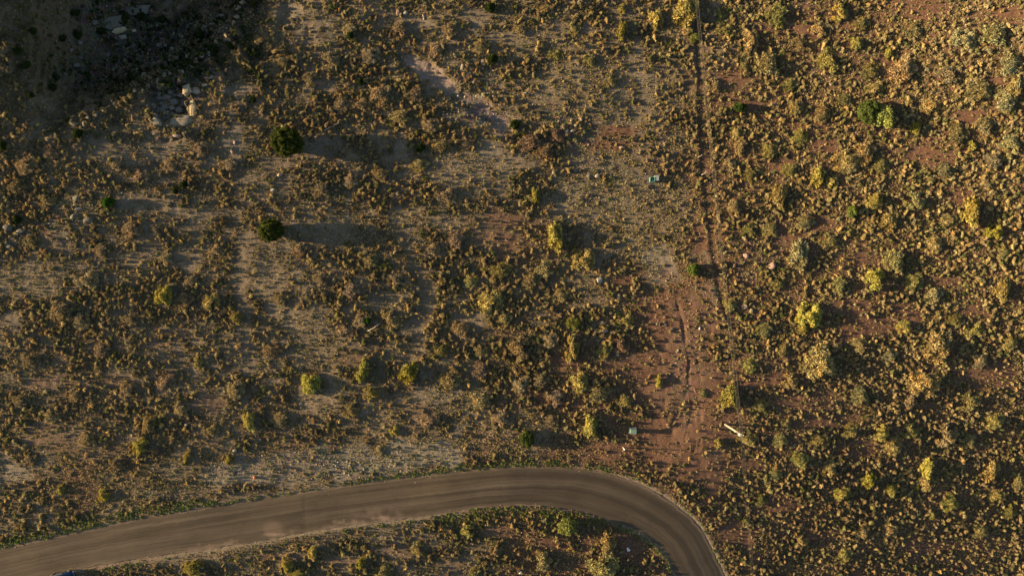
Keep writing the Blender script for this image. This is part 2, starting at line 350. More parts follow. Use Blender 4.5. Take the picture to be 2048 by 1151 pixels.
def mat_plain(name, col, rough=0.6, metal=0.0, var=0.12, sc=8.0, spec=0.4):
    m, t = nt(name); co = node(t, 'ShaderNodeTexCoord').outputs['Object']
    n = noise(t, co, sc, 4, 0.6)
    c = mixc(t, 1.0, col, ramp(t, n, [(0.3, 1 - var), (0.7, 1 + var)]), 'MULTIPLY')
    b = finish(t, c, rough, n, 0.1, 0.01, spec); b.inputs['Metallic'].default_value = metal; return m
M_SOIL, M_ROAD, M_VEG, M_ROCK = mat_ground(), mat_road(), mat_veg(), mat_rock()
M_BARK = mat_plain('bark', (0.13, 0.095, 0.065), 0.95, 0, 0.3)

# ------------------------------------------------------------------ soil map and ground object
def zone_masks(px, py):
    red_w = sstep(-0.35, 0.35, fbm(px, py, 150, 3, 6) + 1.5 * sstep(1150, 1500, px + 0.35 * (py - 500)) + 0.55 * sstep(650, 950, py) - 0.75 + 0.5 * sstep(300, 520, py) * sstep(880, 1000, px))
    bare = blob(px, py, BARE)
    bare = np.maximum(bare, .8 * sstep(24, 4, poly_dist(px, py, PATH_A)[0] + 20 * fbm(px, py, 34, 3, 1)))
    bare = np.maximum(bare, sstep(20, 8, poly_dist(px, py, PATH_B)[0] + 8 * fbm(px, py, 30, 2, 2)))
    pale = blob(px, py, [b for b in BARE if b[4] == 2]) * 0.5
    pb = sstep(38, 18, poly_dist(px, py, PALE)[0] + 20 * fbm(px, py, 40, 3, 4))
    scar = sstep(19, 8, poly_dist(px, py, SCAR)[0] + 16 * fbm(px, py, 20, 4, 2))
    scar = np.maximum(scar, 0.6 * blob(px, py, [(955, 232, 42, 18), (1000, 262, 22, 22)]))
    redb = blob(px, py, [b for b in BARE if b[4] == 1])
    greyb = blob(px, py, [b for b in BARE if b[4] == 0] + [(690, 460, 110, 60), (300, 300, 130, 60)])
    redb = redb * (.45 + .55 * sstep(850, 1150, px))
    red = np.clip(np.maximum(red_w, redb) - 0.9 * greyb, 0, 1)
    red *= 1 - 0.85 * blob(px, py, [(1300, 430, 110, 110), (250, 120, 260, 130)])
    return dict(bare=np.maximum.reduce([bare, pb, scar]), pale=np.maximum(pale, pb * 0.95), scar=scar, red=red)
zm = zone_masks(PX, PY); rmk = road_mask(PX, PY)
mud = np.clip(.7 * sstep(8, 2, poly_dist(PX, PY, GULLY3)[0]) + .7 * sstep(8, 2, poly_dist(PX, PY, GULLY4)[0]) + .8 * blob(PX, PY, [(1370, 800, 60, 150)]) + sstep(10, 3, poly_dist(PX, PY, GULLY)[0]) + sstep(9, 3, poly_dist(PX, PY, GULLY2)[0]), 0, 1)
litter = sstep(-0.35, 0.5, fbm(PX, PY, 62, 3, 0) * 0.62 + fbm(PX, PY, 17, 2, 4) * 0.75 + .05) * (1 - .9 * zm['bare']) * 0.85
litter *= sstep(2, 14, -rmk)
rocky = blob(PX, PY, ROCKY) * 0.6
litter = np.maximum(litter, .6 * sstep(9, 2, poly_dist(PX, PY, TRACK)[0] + 2 * fbm(PX, PY, 20, 2, 1)))  # darker strip of ground along the track
litter = np.maximum(litter, .65 * blob(PX, PY, [(80, 100, 130, 120)]))  # hillside above the ravine: its shade painted into the soil colour
litter = np.maximum(litter, 1.0 * blob(PX, PY, [(330, 90, 170, 95), (240, 150, 110, 60), (470, 20, 70, 70)]))  # ravine shade painted as darker soil, no plant debris meant
edge = sstep(14, 2, -rmk) * (0.25 + 0.5 * sstep(1150, 1300, PX))
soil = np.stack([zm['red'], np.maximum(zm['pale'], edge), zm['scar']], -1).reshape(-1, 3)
soil_b = np.stack([litter, rocky, mud], -1).reshape(-1, 3)  # litter channel: litter, darker track strip and painted ravine shade
ny, nx = XX.shape
ii = (np.arange(ny - 1)[:, None] * nx + np.arange(nx - 1)[None]).ravel()
F = np.stack([ii, ii + 1, ii + nx + 1, ii + nx], 1)
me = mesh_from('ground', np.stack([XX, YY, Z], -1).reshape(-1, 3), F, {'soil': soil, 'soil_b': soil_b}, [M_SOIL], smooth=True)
tag(link('ground', me), kind='structure')

# ------------------------------------------------------------------ road sheet
def resample(pts, n):
    p = np.array(pts, float); d = np.concatenate([[0], np.cumsum(np.hypot(*np.diff(p, axis=0).T))]); u = np.linspace(0, d[-1], 260)
    q = np.stack([np.interp(u, d, p[:, 0]), np.interp(u, d, p[:, 1])], 1)
    for _ in range(5): q[1:-1] = (q[:-2] + 2 * q[1:-1] + q[2:]) / 4
    d = np.concatenate([[0], np.cumsum(np.hypot(*np.diff(q, axis=0).T))]); u = np.linspace(0, d[-1], n)
    return np.stack([np.interp(u, d, q[:, 0]), np.interp(u, d, q[:, 1])], 1)
NL, NC = 620, 30
rt, rb = resample(ROAD_TOP, NL), resample(ROAD_BOT, NL)
# pair points across the road by the nearest bottom point, keeping order
idx = np.linspace(0, 1, NL)
U = np.linspace(0, 1, NC)
jit_t = 2.6 * fbm(rt[:, 0], rt[:, 1], 16, 4, 3) + 1.4 * fbm(rt[:, 0], rt[:, 1], 5, 2, 1); jit_b = 3.2 * fbm(rb[:, 0], rb[:, 1], 16, 4, 4) + 1.6 * fbm(rb[:, 0], rb[:, 1], 5, 2, 1)
cross = rb - rt; cl = cross / np.linalg.norm(cross, axis=1)[:, None]
rt = rt + cl * jit_t[:, None]; rb = rb - cl * jit_b[:, None]
P = rt[:, None] * (1 - U[None, :, None]) + rb[:, None] * U[None, :, None]
rpx, rpy = P[..., 0], P[..., 1]
rz = macro(rpx, rpy) + 0.025 + 0.05 * (1 - (2 * U - 1) ** 2)[None]
sc_ = (CAM_H - rz) / CAM_H; RX = (rpx - 1024) * K * sc_; RY = (575.5 - rpy) * K * sc_
dist = np.concatenate([[0], np.cumsum(np.hypot(np.diff(RX[:, 15]), np.diff(RY[:, 15])))])
UU = np.broadcast_to(U[None], rpx.shape)
new = 0.42 * sstep(1012, 1020, rpx) * sstep(1560, 1200, rpx) * sstep(0.02, 0.1, UU)
patch = 0.45 * ((rpx > 512) & (rpx < 603) & (UU > 0.42) & (UU < 0.80)) * sstep(505, 590, rpx)
seam = 0.35 * (np.abs(rpx - 606) < 4) * (UU > 0.08) * (UU < 0.9) * sstep(0.3, 0.6, vnoise(rpx / 9, rpy / 9, 2) + 0.25)
band = 0.30 * np.exp(-((UU - 0.52) / 0.09) ** 2) * sstep(300, 700, rpx) + 0.16 * np.exp(-((UU - 0.82) / 0.07) ** 2) + 0.14 * np.exp(-((UU - 0.22) / 0.06) ** 2) * sstep(900, 1150, rpx)
wear = np.clip(np.maximum(new * (0.75 + 0.5 * fbm(rpx, rpy, 60, 2, 2)), 0) + patch + seam + band, 0, 0.85)
dust = 0.8 * blob(rpx, rpy, [(412, 1090, 14, 6), (462, 1080, 30, 5), (548, 1068, 34, 4), (690, 1042, 30, 5), (760, 1036, 20, 4)]) + 0.35 * blob(rpx, rpy, [(548, 1056, 26, 20), (760, 1030, 50, 10)])
dust = dust * sstep(-.35, .45, fbm(rpx, rpy, 14, 3, 6) + .15)
dust = np.maximum(dust, 0.75 * sstep(.84, .99, UU) * sstep(-.1, .5, fbm(rpx, rpy, 30, 3, 2)) * sstep(300, 400, rpx) * sstep(900, 800, rpx))
dust = np.maximum(dust, 0.9 * sstep(0.04, 0.0, np.minimum(UU, 1 - UU)) * sstep(-0.2, 0.5, fbm(rpx, rpy, 26, 3, 1) + 0.15))
dust = np.maximum(dust, 0.55 * sstep(0.07, 0.01, UU) * sstep(1150, 1300, rpx))
ii = (np.arange(NL - 1)[:, None] * NC + np.arange(NC - 1)[None]).ravel()
F = np.stack([ii, ii + NC, ii + NC + 1, ii + 1], 1)
uv = np.stack([UU, np.broadcast_to(dist[:, None], UU.shape)], -1).reshape(-1, 2)
me = mesh_from('road', np.stack([RX, RY, rz], -1).reshape(-1, 3), F, {'wear': np.stack([wear, dust, dust * 0], -1).reshape(-1, 3)}, [M_ROAD], smooth=True, uv=uv)
tag(link('road', me), kind='structure')

# ------------------------------------------------------------------ plant and rock templates
def ico(sub):
    import bmesh
    b = bmesh.new(); bmesh.ops.create_icosphere(b, subdivisions=sub, radius=1.0)
    v = np.array([x.co[:] for x in b.verts]); b.verts.index_update(); f_ = np.array([[q.index for q in x.verts] for x in b.faces]); b.free(); return v, f_
ICO1, ICO2, ICO3 = ico(1), ico(2), ico(3)
OCT = (np.array([[1, 0, 0], [-1, 0, 0], [0, 1, 0], [0, -1, 0], [0, 0, 1], [0, 0, -1.]]), np.array([[0, 2, 4], [2, 1, 4], [1, 3, 4], [3, 0, 4], [2, 0, 5], [1, 2, 5], [3, 1, 5], [0, 3, 5]]))
def leaves(rg, n, cen, rad, w, l, up=0.35, flat=0.8):
    """n slim leaf-spray triangles on and inside an ellipsoid lobe, pointing outwards"""
    d = rg.normal(size=(n, 3)); d[:, 2] = np.abs(d[:, 2]) * 0.9 - 0.15; d /= np.linalg.norm(d, axis=1)[:, None]
    r = 0.72 + 0.36 * rg.random(n)
    p = cen + d * rad * r[:, None]
    ax = d + rg.normal(size=(n, 3)) * 0.55; ax[:, 2] += up; ax /= np.linalg.norm(ax, axis=1)[:, None]
    sd = np.cross(ax, rg.normal(size=(n, 3))); sd /= np.linalg.norm(sd, axis=1)[:, None] + 1e-9
    ll = l * (0.6 + 0.8 * rg.random(n))[:, None]; ww = w * (0.6 + 0.8 * rg.random(n))[:, None]
    V = np.stack([p - ax * ll * 0.5 - sd * ww * 0.5, p - ax * ll * 0.5 + sd * ww * 0.5, p + ax * ll * 0.5], 1).reshape(-1, 3)
    F = np.arange(3 * n).reshape(-1, 3)
    c = (0.72 + 0.56 * rg.random(n)); hue = rg.normal(0, 0.06, n)
    C = np.stack([c * (1 + hue), c, c * (1 - hue)], 1); C = np.repeat(C, 3, 0)
    return V, F, C
def join(parts):
    V = []; F = []; C = []; o = 0
    for v, f_, c in parts: V.append(v); F.append(f_ + o); C.append(c); o += len(v)
    return np.concatenate(V), np.concatenate(F), np.concatenate(C)
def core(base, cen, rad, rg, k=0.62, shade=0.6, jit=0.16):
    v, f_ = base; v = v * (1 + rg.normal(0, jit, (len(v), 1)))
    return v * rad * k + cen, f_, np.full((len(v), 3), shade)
def shrub_tpl(seed, nlobe, nleaf, w, l, spread=0.62, lobe=0.42, cores=ICO1, squash=0.8, top=1.0, coresc=0.62):
    """unit shrub: x,y within about +-1, z 0..1"""
    rg = np.random.default_rng(seed); parts = []
    for i in range(nlobe):
        a = rg.random() * 6.283; rr = spread * (math.sqrt(rg.random()) if i > 2 else .12 * i) if nlobe > 1 else 0
        rl = lobe * (0.65 + 0.7 * rg.random()) if nlobe > 1 else 0.9
        tn = 1 + rg.normal(0, .05) * np.array([1, .1, -1.2]); zc = (1 - (rr ** 2)) * (0.35 + 0.35 * rg.random()) * top if nlobe > 1 else 0.42
        cen = np.array([rr * math.cos(a), rr * math.sin(a), zc]); rad = np.array([rl, rl, min(rl * squash, zc + 0.1)])
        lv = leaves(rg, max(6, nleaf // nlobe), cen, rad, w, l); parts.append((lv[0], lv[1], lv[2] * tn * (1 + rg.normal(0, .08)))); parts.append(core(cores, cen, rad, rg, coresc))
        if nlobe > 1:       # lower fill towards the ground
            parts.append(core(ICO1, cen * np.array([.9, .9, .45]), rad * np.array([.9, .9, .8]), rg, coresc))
    return join(parts)
def stack(tpls, pick, X, Y, Zz, sx, sy, sz, rot, col):
    """numpy batch copy of templates for ground cover"""
    Vs = []; Fs = []; Cs = []; o = 0
    for k_, (v, f_, c) in enumerate(tpls):
        ids = np.where(pick == k_)[0]
        if not len(ids): continue
        cr, sr = np.cos(rot[ids])[:, None], np.sin(rot[ids])[:, None]
        lx = v[None, :, 0] * sx[ids][:, None]; ly = v[None, :, 1] * sy[ids][:, None]
        vx = lx * cr - ly * sr + X[ids][:, None]; vy = lx * sr + ly * cr + Y[ids][:, None]; vz = v[None, :, 2] * sz[ids][:, None] + Zz[ids][:, None]
        Vs.append(np.stack([vx, vy, vz], -1).reshape(-1, 3)); n = len(v)
        Fs.append((f_[None] + (np.arange(len(ids)) * n)[:, None, None] + o).reshape(-1, 3)); o += n * len(ids)
        Cs.append((c[None] * col[ids][:, None, :]).reshape(-1, 3))
    return np.concatenate(Vs), np.concatenate(Fs), np.concatenate(Cs)

# ------------------------------------------------------------------ colours of the scrub by region (albedo, with ravine shade mixed in)
TAN = np.array([0.50, 0.395, 0.195]); OLIVE = np.array([0.33, 0.30, 0.13]); GREY = np.array([0.44, 0.38, 0.22]); BROWN = np.array([0.33, 0.25, 0.15])
GREEN = np.array([0.17, 0.19, 0.07]); YGREEN = np.array([0.26, 0.27, 0.05]); SHADE_TINT = np.array([0.042, 0.062, 0.02]); ORANGE = np.array([0.44, 0.31, 0.15])
def region_col(px, py, rg):
    n = len(px); u = rg.random(n) + 0.45 * fbm(px, py, 90, 3, 6)
    wt = np.stack([0.45 + 0.3 * sstep(700, 1700, px),                                        # tan
                   0.35 + 0 * px,                                                            # olive
                   0.10 + 1.3 * sstep(1750, 2050, px) * sstep(500, 100, py) + 0.15 * sstep(1400, 1700, px),   # grey green
                   0.55 - 0.3 * sstep(900, 1600, px) * sstep(800, 500, py) + .6 * sstep(1300, 1700, px) * sstep(600, 900, py),                  # brown
                   0.16 + 0 * px,                                                            # green
                   0.03 + 0 * px], 1)                                  # orange
    wt = wt / wt.sum(1, keepdims=True); cs = np.cumsum(wt, 1)
    pal = np.stack([TAN, OLIVE, GREY, BROWN, GREEN, ORANGE]); k_ = (np.clip(u, 0, 0.999)[:, None] > cs).sum(1)
    c = pal[np.clip(k_, 0, 5)]
    ravine_shade = blob(px, py, [(330, 90, 170, 95), (240, 150, 110, 60), (470, 20, 70, 70)])
    ravine_shade = np.maximum(ravine_shade, .6 * blob(px, py, [(80, 100, 130, 120)]))
    c = c * (1 - ravine_shade[:, None]) + SHADE_TINT * 1.2 * ravine_shade[:, None]  # scrub colour pulled dark to paint the ravine's shade
    return c * (0.7 + 0.6 * rg.random(n))[:, None], k_

# ------------------------------------------------------------------ scatter maps
def scrub_density(px, py):
    z_ = zone_masks(px, py); r_ = road_mask(px, py)
    n = fbm(px, py, 62, 3, 0) * 0.62 + fbm(px, py, 17, 2, 4) * 0.75
    base = 0.56 + 0.18 * sstep(1400, 1700, px) + 0.10 * sstep(600, 200, px) * sstep(600, 900, py) + 0.12 * sstep(1700, 2000, px)
    base = base - 0.10 * sstep(1400, 1600, px) * sstep(500, 800, py)
    thick = blob(px, py, THICK)
    d = np.clip(base + 0.46 * n + .28 * thick + .12 * sstep(1650, 2000, px) * sstep(700, 300, py), 0.03, 1.0)
    d *= 1 - 0.86 * z_['bare']; d *= 1 - 0.6 * blob(px, py, GRASSY)
    d *= sstep(8, 22, -r_); d *= 1 - .8 * sstep(9, 4, poly_dist(px, py, TRACK)[0])
    return d
def cells(step, seed, mx=1.0):
    rg = np.random.default_rng(seed)
    gx = np.arange(-112, 112, step); gy = np.arange(-70, 70, step); a, b = np.meshgrid(gx, gy)
    a = (a + (rg.random(a.shape) - .5) * step * 0.95).ravel(); b = (b + (rg.random(b.shape) - .5) * step * 0.95).ravel()
    out_ = np.maximum((np.abs(a) - 92) / 20, (np.abs(b) - 53) / 17); kp = rg.random(len(a)) > np.clip(out_, 0, .8); a, b = a[kp], b[kp]
    z_ = groundz(a, b); px, py = pxof(a, b, z_); return a, b, z_, px, py, rg

# ------------------------------------------------------------------ labels: each shrub told apart by look and by the landmark next to it
LAND = [(575,284,'big round juniper'),(543,460,'smaller round juniper'),(215,404,'lone bush below the ravine'),(345,205,'cracked rock slabs'),(241,62,'pale ravine slab'),
 (930,195,'pink eroded scar'),(960,125,'tan boulder group'),(1030,250,'bush at the scar foot'),(1303,358,'two utility boxes'),(1388,538,'round green bush by the wires'),
 (1265,860,'green utility box'),(1466,857,'pale utility pole'),(1378,760,'forked red gully'),(125,1143,'parked blue vehicle'),(1750,228,'two-tone green tree'),(1480,215,'dark bush right of the wires'),
 (1055,880,'dark bush above the road'),(1135,1052,'large bush inside the bend'),(620,768,'bright bush in the middle left'),(1112,475,'tall yellow central bush'),(1622,632,'broad green bush on the right'),
 (1880,690,'large golden bush far right'),(325,592,'yellow bush at left centre'),(1020,1010,'road crest'),(1380,1030,'outer road bend'),(660,925,'pale gravel apron'),(1185,660,'red rocky hollow'),
 (1705,422,'vivid green bush at right'),(2000,60,'top right corner'),(40,40,'top left corner'),(1990,1100,'bottom right corner'),(850,600,'winding bare hollow'),(60,565,'grassy flat at left edge'),
 (1690,320,'wide fluffy tan bush'),(1855,950,'tall golden bush low right'),(470,640,'twin bush near the bare path'),(700,1115,'roadside bush below the road'),(1312,35,'leafy bush at top centre'),(700,60,'top edge left of centre')]
_used = set()
def where(px, py, own=None):
    best = sorted(((math.hypot(px - x, py - y), x, y, n) for x, y, n in LAND if math.hypot(px - x, py - y) > 14))
    return best
def make_label(px, py, adj, noun):
    for d, x, y, n in where(px, py)[:6]:
        dx, dy = px - x, py - y; s = ''
        if abs(dy) > 0.4 * abs(dx): s += 'above' if dy < 0 else 'below'
        if abs(dx) > 0.4 * abs(dy): s = (s + ' and ' if s else '') + ('left of' if dx < 0 else 'right of')
        if s in ('above', 'below'): s = s
        dist_ = max(1, round(d * K))
        lab = f"{adj} {noun} {dist_} m {s} the {n}"
        if len(lab.split()) > 16: lab = lab.replace(' and ', ' ')
        if len(lab.split()) > 16: continue
        if lab not in _used: _used.add(lab); return lab
    for q in range(200):
        d, x, y, n = where(px, py)[q % 6]; lab = f"{adj} {noun} about {d * K:.1f} m from the {n}"
        if lab not in _used: break
    _used.add(lab); return lab

# ------------------------------------------------------------------ larger shrubs and trees, one object each
# px, py, rx, ry (photo pixels), colour key, height factor
SH = """325,592,15,20,y 472,636,13,13,y 395,720,9,12,t 620,768,19,20,Y 724,742,12,24,Y 740,785,17,13,y 818,745,22,20,Y 788,862,9,11,y 498,846,12,20,y 278,895,15,17,Y 296,848,11,17,t 373,915,8,14,y
205,990,11,14,Y 120,980,9,10,y 458,918,9,10,y 385,1138,19,16,Y 572,1128,12,18,Y 625,1104,9,14,y 596,1148,15,9,y 935,1064,14,13,y 720,1126,9,13,Y 764,1144,14,12,o 1135,1053,24,18,g 1215,1082,15,23,t
1206,1134,28,22,o 1085,1122,15,19,t 836,1100,12,14,t 946,1146,12,10,o 990,1104,9,11,t 1180,850,14,24,y 1196,778,23,20,o 1160,765,16,20,y 1148,648,16,14,g 1144,694,13,30,y 1112,472,17,29,y
1168,522,18,20,t 1070,390,9,17,y 1318,760,8,13,Y 1460,793,17,23,y 1406,786,9,9,o 1437,885,9,10,y 1375,20,27,28,y 1312,36,12,20,y 1244,62,9,20,Y 1245,20,9,10,y 1390,75,12,11,g 1556,30,21,21,o
1680,24,15,18,y 1725,48,14,12,o 1502,80,12,24,t 1536,130,19,24,t 1490,136,9,17,o 1714,86,13,13,y 1777,105,9,11,Y 1660,122,15,25,o 1810,140,23,21,t 1768,234,19,25,L 1833,256,10,14,Y 1645,224,15,17,t
1592,214,14,14,t 1913,266,19,19,o 1945,290,9,11,y 1638,352,14,20,y 1664,362,10,12,y 1558,392,15,21,t 1750,400,17,15,y 1474,266,9,13,t 1482,292,11,17,t 1692,318,26,18,t 1732,306,20,20,t
1990,464,16,15,Y 1945,425,16,32,y 2008,500,13,15,o 1870,490,14,15,t 1790,520,21,20,G 1752,560,18,23,Y 1600,508,20,26,G 1620,632,22,25,Y 1606,655,12,12,y 1810,655,17,13,y 1640,722,26,30,t
1566,700,10,13,t 1670,690,12,11,t 1880,690,26,28,t 1850,762,26,24,t 2006,580,13,23,t 1765,862,15,17,y 1786,892,17,17,t 1856,936,13,22,y 1852,966,15,17,t 1740,960,15,15,Y 1685,985,16,14,y
1782,980,14,14,y 1835,975,6,6,Y 1900,1005,16,16,o 1864,1030,10,10,y 1892,868,19,22,t 1985,940,14,21,t 1995,990,15,12,t 2036,958,12,18,o 1550,945,13,11,o 1720,790,15,17,G 1820,800,13,17,t
1940,800,20,18,o 1725,1062,13,15,t 1572,848,9,11,o 1496,880,18,10,t 1380,40,10,14,o 1700,330,18,14,t 1760,330,16,14,o 1640,60,13,14,t 1830,60,16,14,G 1930,80,20,18,G 1990,70,22,20,G 2020,120,20,22,G
1960,180,22,18,G 2010,200,22,22,G 1900,150,18,16,G 2035,170,14,22,G 1865,210,14,14,t 1970,250,16,16,G 2025,290,16,20,G 1990,320,16,14,G 1890,340,16,14,G 1830,400,18,16,G 1780,440,18,16,t
1900,440,14,14,o 1660,480,16,14,o 1610,440,18,14,G 1540,460,14,12,o 1500,350,12,12,o 1460,330,10,12,t 1580,170,14,12,o 1450,60,14,12,o 1430,170,10,12,t 1470,420,12,16,t 1555,565,14,12,o 1680,570,14,16,G
1720,690,14,14,G 1780,710,14,12,G 1950,660,16,14,o 1960,720,14,14,G 2020,680,14,16,o 1990,840,18,16,o 1940,880,14,14,o 1820,860,16,14,o 1700,860,16,14,o 1640,880,16,14,o 1600,920,18,14,o 1660,940,14,14,t
1560,880,14,12,o 1520,1000,12,12,o 1600,1080,14,12,t 1690,1110,16,14,o 1780,1060,14,12,t 1960,1060,16,14,o 2020,1020,14,14,o 1500,730,14,14,o 1530,660,16,14,o 1580,760,14,14,t 1520,810,14,12,o
1110,110,12,10,o 1040,60,14,10,b 960,90,14,12,b 900,60,12,14,b 1180,120,12,12,o 1220,160,12,14,o 1150,60,12,10,o 1090,20,14,10,b 870,100,13,13,b 800,60,16,14,b 740,110,18,16,b 700,60,14,12,b 660,120,14,16,b
760,190,22,18,b 720,210,18,14,b 830,190,16,14,b 800,240,20,16,b 860,250,18,13,b 680,210,16,14,b 620,160,14,14,b 560,120,16,12,b 520,80,14,12,b 880,290,22,12,b 930,285,16,12,b 1060,285,22,14,r
1090,300,20,14,r 1110,270,16,12,r 840,330,18,12,o 890,390,18,14,b 760,350,16,12,b 700,360,14,12,b 640,380,16,12,b 460,330,16,12,b 400,300,12,14,b 340,330,14,12,b 280,350,14,12,b 230,330,12,10,b
100,300,18,14,b 50,330,20,16,b 30,370,18,14,b 90,400,16,12,b 60,480,14,12,b 170,560,20,16,b 120,620,22,18,b 160,640,18,14,b 60,720,18,14,b 200,700,16,14,b 260,640,16,12,b 370,600,16,14,b
420,600,14,14,t 560,600,14,12,b 540,700,18,12,b 470,780,16,18,b 560,840,16,14,b 700,820,14,14,b 760,900,10,10,b 860,840,16,14,b 960,800,18,16,b 1000,840,16,14,b 900,760,20,16,b 960,740,18,16,b
1040,700,18,22,t 1010,640,14,14,o 980,600,20,20,t 920,660,18,14,b 940,560,14,12,o 1000,540,20,14,o 1060,560,18,16,b 1090,540,18,14,G 1120,590,16,14,b 860,500,16,12,b 910,480,16,14,b 790,560,16,12,b
740,520,14,14,b 700,580,16,14,b 780,640,18,18,b 720,640,14,14,b 690,660,16,12,b 880,700,14,12,o 960,700,14,12,b 1100,680,14,14,b 1080,760,16,14,b 1240,690,16,14,r 1210,700,14,16,o 1250,640,14,12,o
1250,800,13,12,o 1110,800,16,14,b 1040,770,14,14,b 1100,840,14,12,b 640,560,14,12,b 600,500,14,12,b 430,500,12,12,b 380,560,14,10,b 330,520,14,12,b 260,460,16,14,b 200,500,14,12,b 310,460,12,10,b
250,780,14,14,b 330,760,16,12,b 150,790,14,12,b 100,830,16,12,b 40,800,16,12,b 170,880,16,12,b 230,930,14,12,b 60,920,14,10,b 420,860,14,12,b 360,820,14,12,b 1440,30,9,14,o 1460,610,12,12,o
1540,20,12,10,t 1600,90,14,14,b 1740,140,16,14,o 1750,175,14,12,t 1690,200,14,12,o 1600,270,16,14,o 1540,300,14,14,o 1580,340,16,12,o 1500,460,12,12,o 1870,590,16,14,G 1830,560,14,16,o 1910,640,14,12,o""".split()
DG = """575,284,36,31 543,460,27,24 155,267,12,11 215,404,14,13 1030,250,11,12 985,118,12,14 350,381,8,8 366,368,8,8 150,66,11,10 98,62,10,9 5,291,8,12 32,440,9,9 425,96,12,9 735,641,9,8 720,162,9,9
840,296,12,9 505,200,8,8 1480,215,16,13 1737,224,26,26 1388,538,14,15 1055,880,16,19 1705,422,13,15 700,70,9,9 980,15,12,12 60,60,9,9 280,30,12,10 95,170,11,9 60,190,9,7 95,145,10,8 200,60,11,9 140,20,13,8 250,35,9,10
340,170,10,7 320,40,14,10 400,70,12,10 30,100,10,9 460,90,9,9 50,130,12,9""".split()
AD = {'y': ('yellow-green', np.array([.42, .36, .12])), 'Y': ('bright yellow-green', np.array([.42, .38, .10])), 't': ('golden tan', np.array([.41, .325, .155])), 'o': ('olive', np.array([.33, .29, .12])),
      'G': ('pale grey-green', np.array([.35, .31, .165])), 'g': ('mid green', np.array([.23, .235, .07])), 'L': ('light olive-green', np.array([.30, .34, .10])), 'b': ('brown dry', np.array([.36, .28, .16])), 'r': ('reddish brown', np.array([.36, .24, .145]))}

def tpl_mesh(name, parts, mat):
    v, f_, c = parts; return mesh_from(name, v, f_, c, [mat])
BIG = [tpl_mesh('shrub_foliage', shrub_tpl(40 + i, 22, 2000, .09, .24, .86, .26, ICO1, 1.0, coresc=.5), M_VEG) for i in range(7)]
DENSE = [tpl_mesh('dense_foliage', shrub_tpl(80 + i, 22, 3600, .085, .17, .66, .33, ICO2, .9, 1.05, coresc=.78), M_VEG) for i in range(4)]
def juniper_tpl(seed):
    rg = np.random.default_rng(seed); parts = [core(ICO3, np.array([0, 0, .45]), np.array([.80, .80, .43]), rg, 1.0, .5, .06)]
    for i in range(120):
        d = rg.normal(size=3); d[2] = abs(d[2]) * .9 - .1; d /= np.linalg.norm(d); cen = np.array([0, 0, .46]) + d * np.array([.80, .80, .44]) * (0.9 + .16 * rg.random())
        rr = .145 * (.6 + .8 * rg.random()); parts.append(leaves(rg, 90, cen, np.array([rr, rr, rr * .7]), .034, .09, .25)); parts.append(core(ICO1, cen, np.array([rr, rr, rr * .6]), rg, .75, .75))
    return join(parts)
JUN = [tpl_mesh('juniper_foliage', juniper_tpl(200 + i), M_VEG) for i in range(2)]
def trunk_tpl(seed, nstem):
    """tapering stems fanning out from the root crown, unit height 1"""
    rg = np.random.default_rng(seed); V = []; F = []
    for s in range(nstem):
        a = rg.random() * 6.283; lean = .15 + .5 * rg.random(); r0 = .06 if nstem < 4 else .035; prev = None; p = np.array([0.02 * math.cos(a), .02 * math.sin(a), -.08])
        for k_ in range(5):
            r = r0 * (1 - .17 * k_); ring = [p + r * np.array([math.cos(q * 1.2566), math.sin(q * 1.2566), 0]) for q in range(5)]; b = len(V); V += ring
            if prev is not None: F += [[prev + q, prev + (q + 1) % 5, b + (q + 1) % 5, b + q] for q in range(5)]
            prev = b; p = p + np.array([lean * .22 * math.cos(a), lean * .22 * math.sin(a), .17]) + rg.normal(0, .015, 3)
    return mesh_from('stems', np.array(V), np.array(F), None, [M_BARK], smooth=True)
STEM = [trunk_tpl(5 + i, 7) for i in range(3)]; TRUNK = [trunk_tpl(15 + i, 3) for i in range(2)]

HAND = []          # px, py, rx, ry for exclusion
def place_plant(i, px, py, rx, ry, colr, mesh, h, name, crown, stem, stemname, cat, label, group, parts=True):
    X, Y, z_ = at(px, py, 0.45 * h); X, Y, z_ = float(X), float(Y), float(z_); sx, sy = rx * K, ry * K
    rr = random.uniform(-.35, .35) + (math.pi if random.random() < .5 else 0)
    HAND.append((px, py, rx, ry, X, Y, sx, sy))
    if parts:
        e = link(name, None, None, (X, Y, z_ - .05), (0, 0, rr)); tag(e, label, cat, group)
        f_ = link(crown, mesh, e, None, None, (sx, sy, h)); f_.color = (*colr, 1)
        link(stemname, stem, e, None, None, (sx * .9, sy * .9, h * .7))
    else:
        e = link(name, mesh, None, (X, Y, z_ - .05), (0, 0, rr), (sx, sy, h)); e.color = (*colr, 1); tag(e, label, cat, group)
    return e
jl = {0: 'largest round dark green juniper, casting a long shadow on grey soil', 1: 'second round dark juniper below and left of the largest one',
      17: 'rounded dark green bush right of the power lines near the top', 18: 'dark green tree pressed against a lighter olive one on the right', 19: 'neat round bright green bush just left of the power lines',
      20: 'dark leaning bush above the asphalt road with a black shadow', 3: 'lone vivid green bush at the head of a bare shaded strip'}
